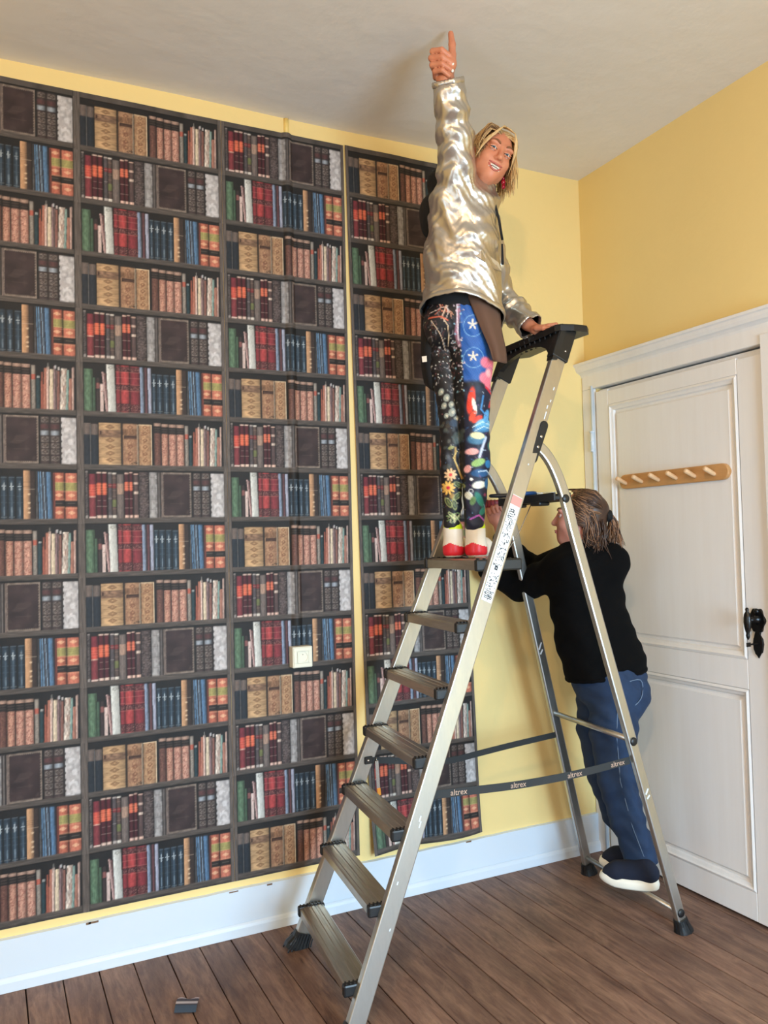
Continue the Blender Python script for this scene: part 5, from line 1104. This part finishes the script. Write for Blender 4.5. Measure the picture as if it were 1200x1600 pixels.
v.chain([hip, ch2], [.11, .115], .03, (1, .85, 1)); v.cap(ch2, nb, .07, .05, .03); v.cap(nb, h2-.03*H2[1], .048, .046, .02)
v.chain(lN, [r-.022 for r in rN], .02); v.chain(lF, [r-.022 for r in rF], .02)
for k in (np.zeros(3), far): v.chain([aN+k+(0, 0, .03), hE+k+f2*.065+(0, 0, .055), tO+k-f2*.06+(0, 0, .045)], [.030, .020, .016], .01)
for ch_, (a, b, c, d) in ((0, (sN, eN, wN, hN)), (1, (sF, eF, wF, hF))): v.chain([ch2, a, b, c], [.06, .045, .04, .026], .02); v.cap(c, d, .026, .02, .012)
head_sdf(v, h2, H2, .98, False)
P2 = lambda x, y, z: h2+.98*(x*H2[0]+y*H2[1]+z*H2[2])
# hands: palm, four curled fingers and a thumb each
for d, c in ((hN, wN), (hF, wF)):
    u_ = unit(d-c); w_ = unit(np.cross(u_, (0, 1, 0))); b_ = np.cross(w_, u_); v.ell(d+u_*.012, (.036, .018, .036), np.stack([w_, b_, u_]), .012)
    for i in range(4):
        q = d+u_*.040+w_*(-.027+.018*i); L_ = (.9, 1.05, 1.0, .8)[i]; v.chain([d+w_*(-.022+.015*i), q, q+u_*.026*L_-b_*.020, q+u_*.018*L_-b_*.046, q-u_*.006-b_*.050], [.011, .0098, .009, .0084, .007], .0028)
    v.chain([d-w_*.026-u_*.01, d-w_*.046+u_*.016-b_*.010, d-w_*.036+u_*.040-b_*.026], [.013, .0105, .0082], .005)
vox_obj('body', v, M['skin_pink'], p2, relax=1)
for s in (-1, 1):
    child('eyeball', uvs(P2(s*.030, .010, .0700), np.array((.0112,)*3), H2), M['eye'], p2); child('eyebrow', arc_tube([P2(s*(.014+.034*t), .032+.009*math.sin(t*2.2), .0895-.022*t*t) for t in np.linspace(0, 1, 7)], .003, 6), M['brow'], p2)
    child('upper_eyelid', arc_tube([P2(s*.030+x, .0150-2.8*abs(x)**1.5, .0805-abs(x)*.35) for x in np.linspace(-.016, .016, 9)], .0036, 6), M['skin_pink'], p2); child('iris', uvs(P2(s*.030, .010, .0800), np.array((.005, .005, .0025)), H2), M['iris'], p2)
child('upper_lip', arc_tube([P2(x, -.053, .094-12*x*x) for x in np.linspace(-.022, .022, 9)], .0034, 6), M['lips'], p2); child('lower_lip', arc_tube([P2(x, -.060, .092-12*x*x) for x in np.linspace(-.02, .02, 9)], .0038, 6), M['lips'], p2)
# jeans
vj2 = Vox(*bounds([hip-.19, hip+.19, lN[-1]-.07, lN[-1]+.07, lF[-1]+.07], .02), .0045)
vj2.chain(lN, rN, .012); vj2.chain(lF, rF, .012); vj2.ell(hip+(0, 0, .0), (.150, .130, .13), None, .03); vj2.ell(J(985, 1085, 3.27), (.080, .075, .085), None, .03); vj2.ell(J(975, 1085, 3.40), (.08, .075, .085), None, .03)
vj2.field(lambda x, y, z: .0030*np.sin(60*z+26*x+3*np.sin(17*x+11*z))*np.sin(14*z+9*y+1)+.0018*np.sin(110*z+60*(x+y)+2*np.sin(40*x)))
jn = vox_obj('jeans', vj2, M['denim'], p2, relax=2); cut(jn.data, J(1003, 1357, 3.2), (.10, .0, -1)); solid(jn, .003)
def on_leg(t, ang):
    k = t*(len(lN)-1); i = min(int(k), len(lN)-2); f = k-i; c = lN[i]*(1-f)+lN[i+1]*f; r = rN[i]*(1-f)+rN[i+1]*f; return c+np.array((math.cos(ang), math.sin(ang), 0))*(r+.0008)
child('side_seam', arc_tube([on_leg(t, -1.75+.25*t) for t in np.linspace(0.02, .97, 26)], .0018, 5), M['stitch'], jn)
pk = [(965, 1072), (1000, 1062), (1003, 1088), (988, 1104), (970, 1098)]
child('pocket_stitching', arc_tube(resample([J(a, b, 3.172+.0004*(a-965)) for a, b in pk], 20), .0018, 5), M['stitch'], jn)
# slip-on shoes: knit upper on a thick white sole
for k, vis in ((np.zeros(3), 1), (far, 0)):
    h_, t_ = hE+k, tO+k; vs = Vox(*bounds([h_, t_, h_+(0, 0, .11)], .07), .0036); U = lambda a, z, s=0: h_+f2*(a*flen)+(0, 0, z)+s2_*s
    vs.chain([U(.15, .062), U(.45, .060), U(.70, .048), U(.84, .040)], [.033, .037, .036, .026], .03); vs.cap(U(.18, .06), U(.24, .082), .034, .034, .03)
    up = vox_obj('shoe', vs, M['navy_knit'], p2, relax=1)
    bm = bmesh.new(); outl = []
    for q in range(40):
        a = 2*math.pi*q/40; x = .5+.5*math.cos(a); wdt = .0455*(.82+.35*x-.28*x*x) ; outl.append((x, wdt*math.sin(a)*(abs(math.sin(a))**-.25 if abs(math.sin(a)) > .05 else 1)))
    R = []
    for zz, gr in ((.0, .94), (.006, 1.0), (.022, 1.03), (.038, .97)):
        R.append([bm.verts.new(Vector(U(.5+(x-.5)*gr, zz+(.012*max(0, x-.75)/.25 if zz < .01 else .006*max(0, x-.7)/.3)+(.010*max(0, .25-x)/.25 if zz > .03 else 0), s*gr))) for x, s in outl])
    for a, b in zip(R[:-1], R[1:]):
        for q in range(40): bm.faces.new((a[q], a[(q+1) % 40], b[(q+1) % 40], b[q]))
    bm.faces.new(R[0][::-1]); bm.faces.new(R[-1]); child('sole', bm, M['sole'], up)
    if vis:
        me = text_mesh('S', .030); c = U(.13, .070, .0335); me.transform(Matrix(((-f2[0], 0, s2_[0], c[0]), (-f2[1], 0, s2_[1], c[1]), (0, 1, 0, c[2]), (0, 0, 0, 1)))); me.materials.clear(); child('logo', me, mat('grey_logo', (150, 156, 168), .5), up)
# black sweater with both sleeves
tc = [J(911, 893, 3.33), J(918, 945, 3.33), J(928, 990, 3.325), J(944, 1040, 3.32), J(952, 1085, 3.32)]
vk = Vox(*bounds([tc[0]-.2, tc[0]+.2, tc[-1]-.2, tc[-1]+.2, wN, wF], .05), .005)
vk.chain(tc, [.138, .146, .154, .160, .160], .02, (1, .78, 1)); vk.cap(J(880, 888, 3.30), J(950, 880, 3.30), .080, .086, .04); vk.cap(J(902, 880, 3.33), nb-(0, 0, .01), .09, .066, .03)
vk.chain([sN, eN, wN], [.078, .064, .048], .03); vk.chain([sF, eF, wF], [.072, .058, .046], .03)
vk.field(lambda x, y, z: +.0028*np.sin(30*z+20*x+2.5*np.sin(15*x+9*z))+.0016*np.sin(80*z-50*x+40*y+2*np.sin(30*x)))
sw = vox_obj('black_sweater', vk, M['black_knit'], p2, relax=2)
hm = J(948, 1052, 3.32); hn = unit((.13, 0, -1)); cut(sw.data, hm, hn); solid(sw, .004); rim(sw, hm, hn, 'hem_band', .005, M['black_knit'])
# brown hair gathered at the back with a black tie
vc = Vox(h2-.15, h2+.15, .004); vc.ell(P2(0, .036, -.024), (.078, .082, .094), H2, 0); vc.ell(P2(0, -.045, -.055), (.066, .065, .05), H2, .03); vc.ell(P2(0, -.012, .092), (.062, .085, .066), H2, .01, True)
hr = vox_obj('hair', vc, M['brown_hair'], p2, relax=2); rs = random.Random(9); pa, pb = [], []
tie = np.asarray(J(950, 806, 3.30))
for k in range(420):
    s = rs.choice((-1, 1)); a = rs.uniform(-.2, 1.55); st = P2(s*.066*math.sin(a)*1.05, .040+.082*math.cos(a), .058-.040*abs(math.sin(a))+rs.uniform(-.05, .0)); side_ = P2(s*(.083+rs.uniform(-.002, .006))*min(1, abs(math.sin(a))*1.25+.02), .040+.084*math.cos(a)-.02*abs(math.sin(a)), -.040+rs.uniform(-.02, .02)); mid = P2(s*.083*math.sin(a), .038+.088*math.cos(a), .012)
    if a < 1.1 or rs.random() < .35: path = [st, mid, side_, (side_+tie)/2+H2[2]*-.012, tie+np.array((rs.uniform(-.006, .006), rs.uniform(-.012, .012), rs.uniform(-.012, .012)))]
    else: path = [st, mid, side_-H2[1]*.01, P2(s*(.070+rs.uniform(0, .02)), -.06+rs.uniform(-.03, .02), -.05+rs.uniform(-.04, .03)), P2(s*(.055+rs.uniform(0, .025)), -.115+rs.uniform(-.03, .03), -.06+rs.uniform(-.04, .04))]
    (pa if rs.random() < .62 else pb).append(resample(path, 9))
for k in range(170):                                        # hair combed back over the ears
    s = rs.choice((-1, 1)); y0 = rs.uniform(-.015, .07); st = P2(s*(.058+.010*rs.random()), y0+.012, .046-rs.uniform(0, .02)); md = P2(s*(.084+rs.uniform(0, .006)), y0-.012, -.004); bk = P2(s*.074, y0*.6-.03+rs.uniform(-.02, .02), -.062)
    (pa if rs.random() < .6 else pb).append(resample([st, md, bk, (bk+tie)/2+np.array((0, 0, -.012)) if y0 > .02 else bk+np.array((.012, 0, -.05)), tie if y0 > .02 else bk+np.array((.006+rs.uniform(-.02, .02), rs.uniform(-.02, .02), -.10))], 9))
for k in range(120):
    a = rs.uniform(0, 6.28); r = rs.uniform(0, .022); e0 = tie+np.array((.0, r*math.cos(a), r*math.sin(a)*.7)); e1 = e0+np.array((rs.uniform(.0, .04), rs.uniform(-.02, .02), -.05+rs.uniform(-.02, .02))); e2 = e1+np.array((rs.uniform(-.03, .035), rs.uniform(-.03, .03), -.055+rs.uniform(-.04, .02)))
    (pa if rs.random() < .35 else pb).append(resample([e0, e0+(.014, 0, -.006), e1, e2], 8))
for k in range(150):                                        # loose hair over the collar
    st = P2(rs.uniform(-.075, .075), -.02+rs.uniform(-.03, .03), -.085+rs.uniform(-.02, .03)); pa.append(resample([st, st+(.006, rs.uniform(-.01, .01), -.05), st+(rs.uniform(-.04, .03), -.01+rs.uniform(-.02, .02), -.10+rs.uniform(-.03, .02))], 7))
child('hair_strands', strands(pa, .0026), M['brown_hair'], hr); child('lighter_strands', strands(pb, .0024), M['hair_streak'], hr)
bm = bmesh.new()
for k in range(3): merge(bm, add_sweep(bmesh.new(), [Vector(tie+np.array((.006*k-.004, .022*math.cos(a), .018*math.sin(a)))) for a in np.linspace(0, 2*math.pi, 19)], circ(.006, 7), (1, 0, 0)))
child('hair_tie', bm, M['lining'], hr)
# small red tool held in the raised hand
rt = Vector(at(772, 787, 3.55)); hv = Vector((CY, -SY, 0)); rb = bmesh.new(); add_bar(rb, rt-hv*.045, rt+hv*.050, .032, .026, (0, 0, 1), .007)
rt_o = thing('red_tool', 'short dark-red tool body held up in the hand of the person in black', 'tool', rt); obj('grip', rb, mat('dark_red_plastic', (150, 38, 46), .35), rt_o)
bm = bmesh.new()
for k in range(5): add_bar(bm, rt-hv*(.03-.016*k)+Vector((0, 0, -.015)), rt-hv*(.03-.016*k)+Vector((0, 0, .0175)), .004, .030, hv, .001)
obj('grip_ribs', bm, mat('deep_red_plastic', (110, 24, 32), .4), rt_o)
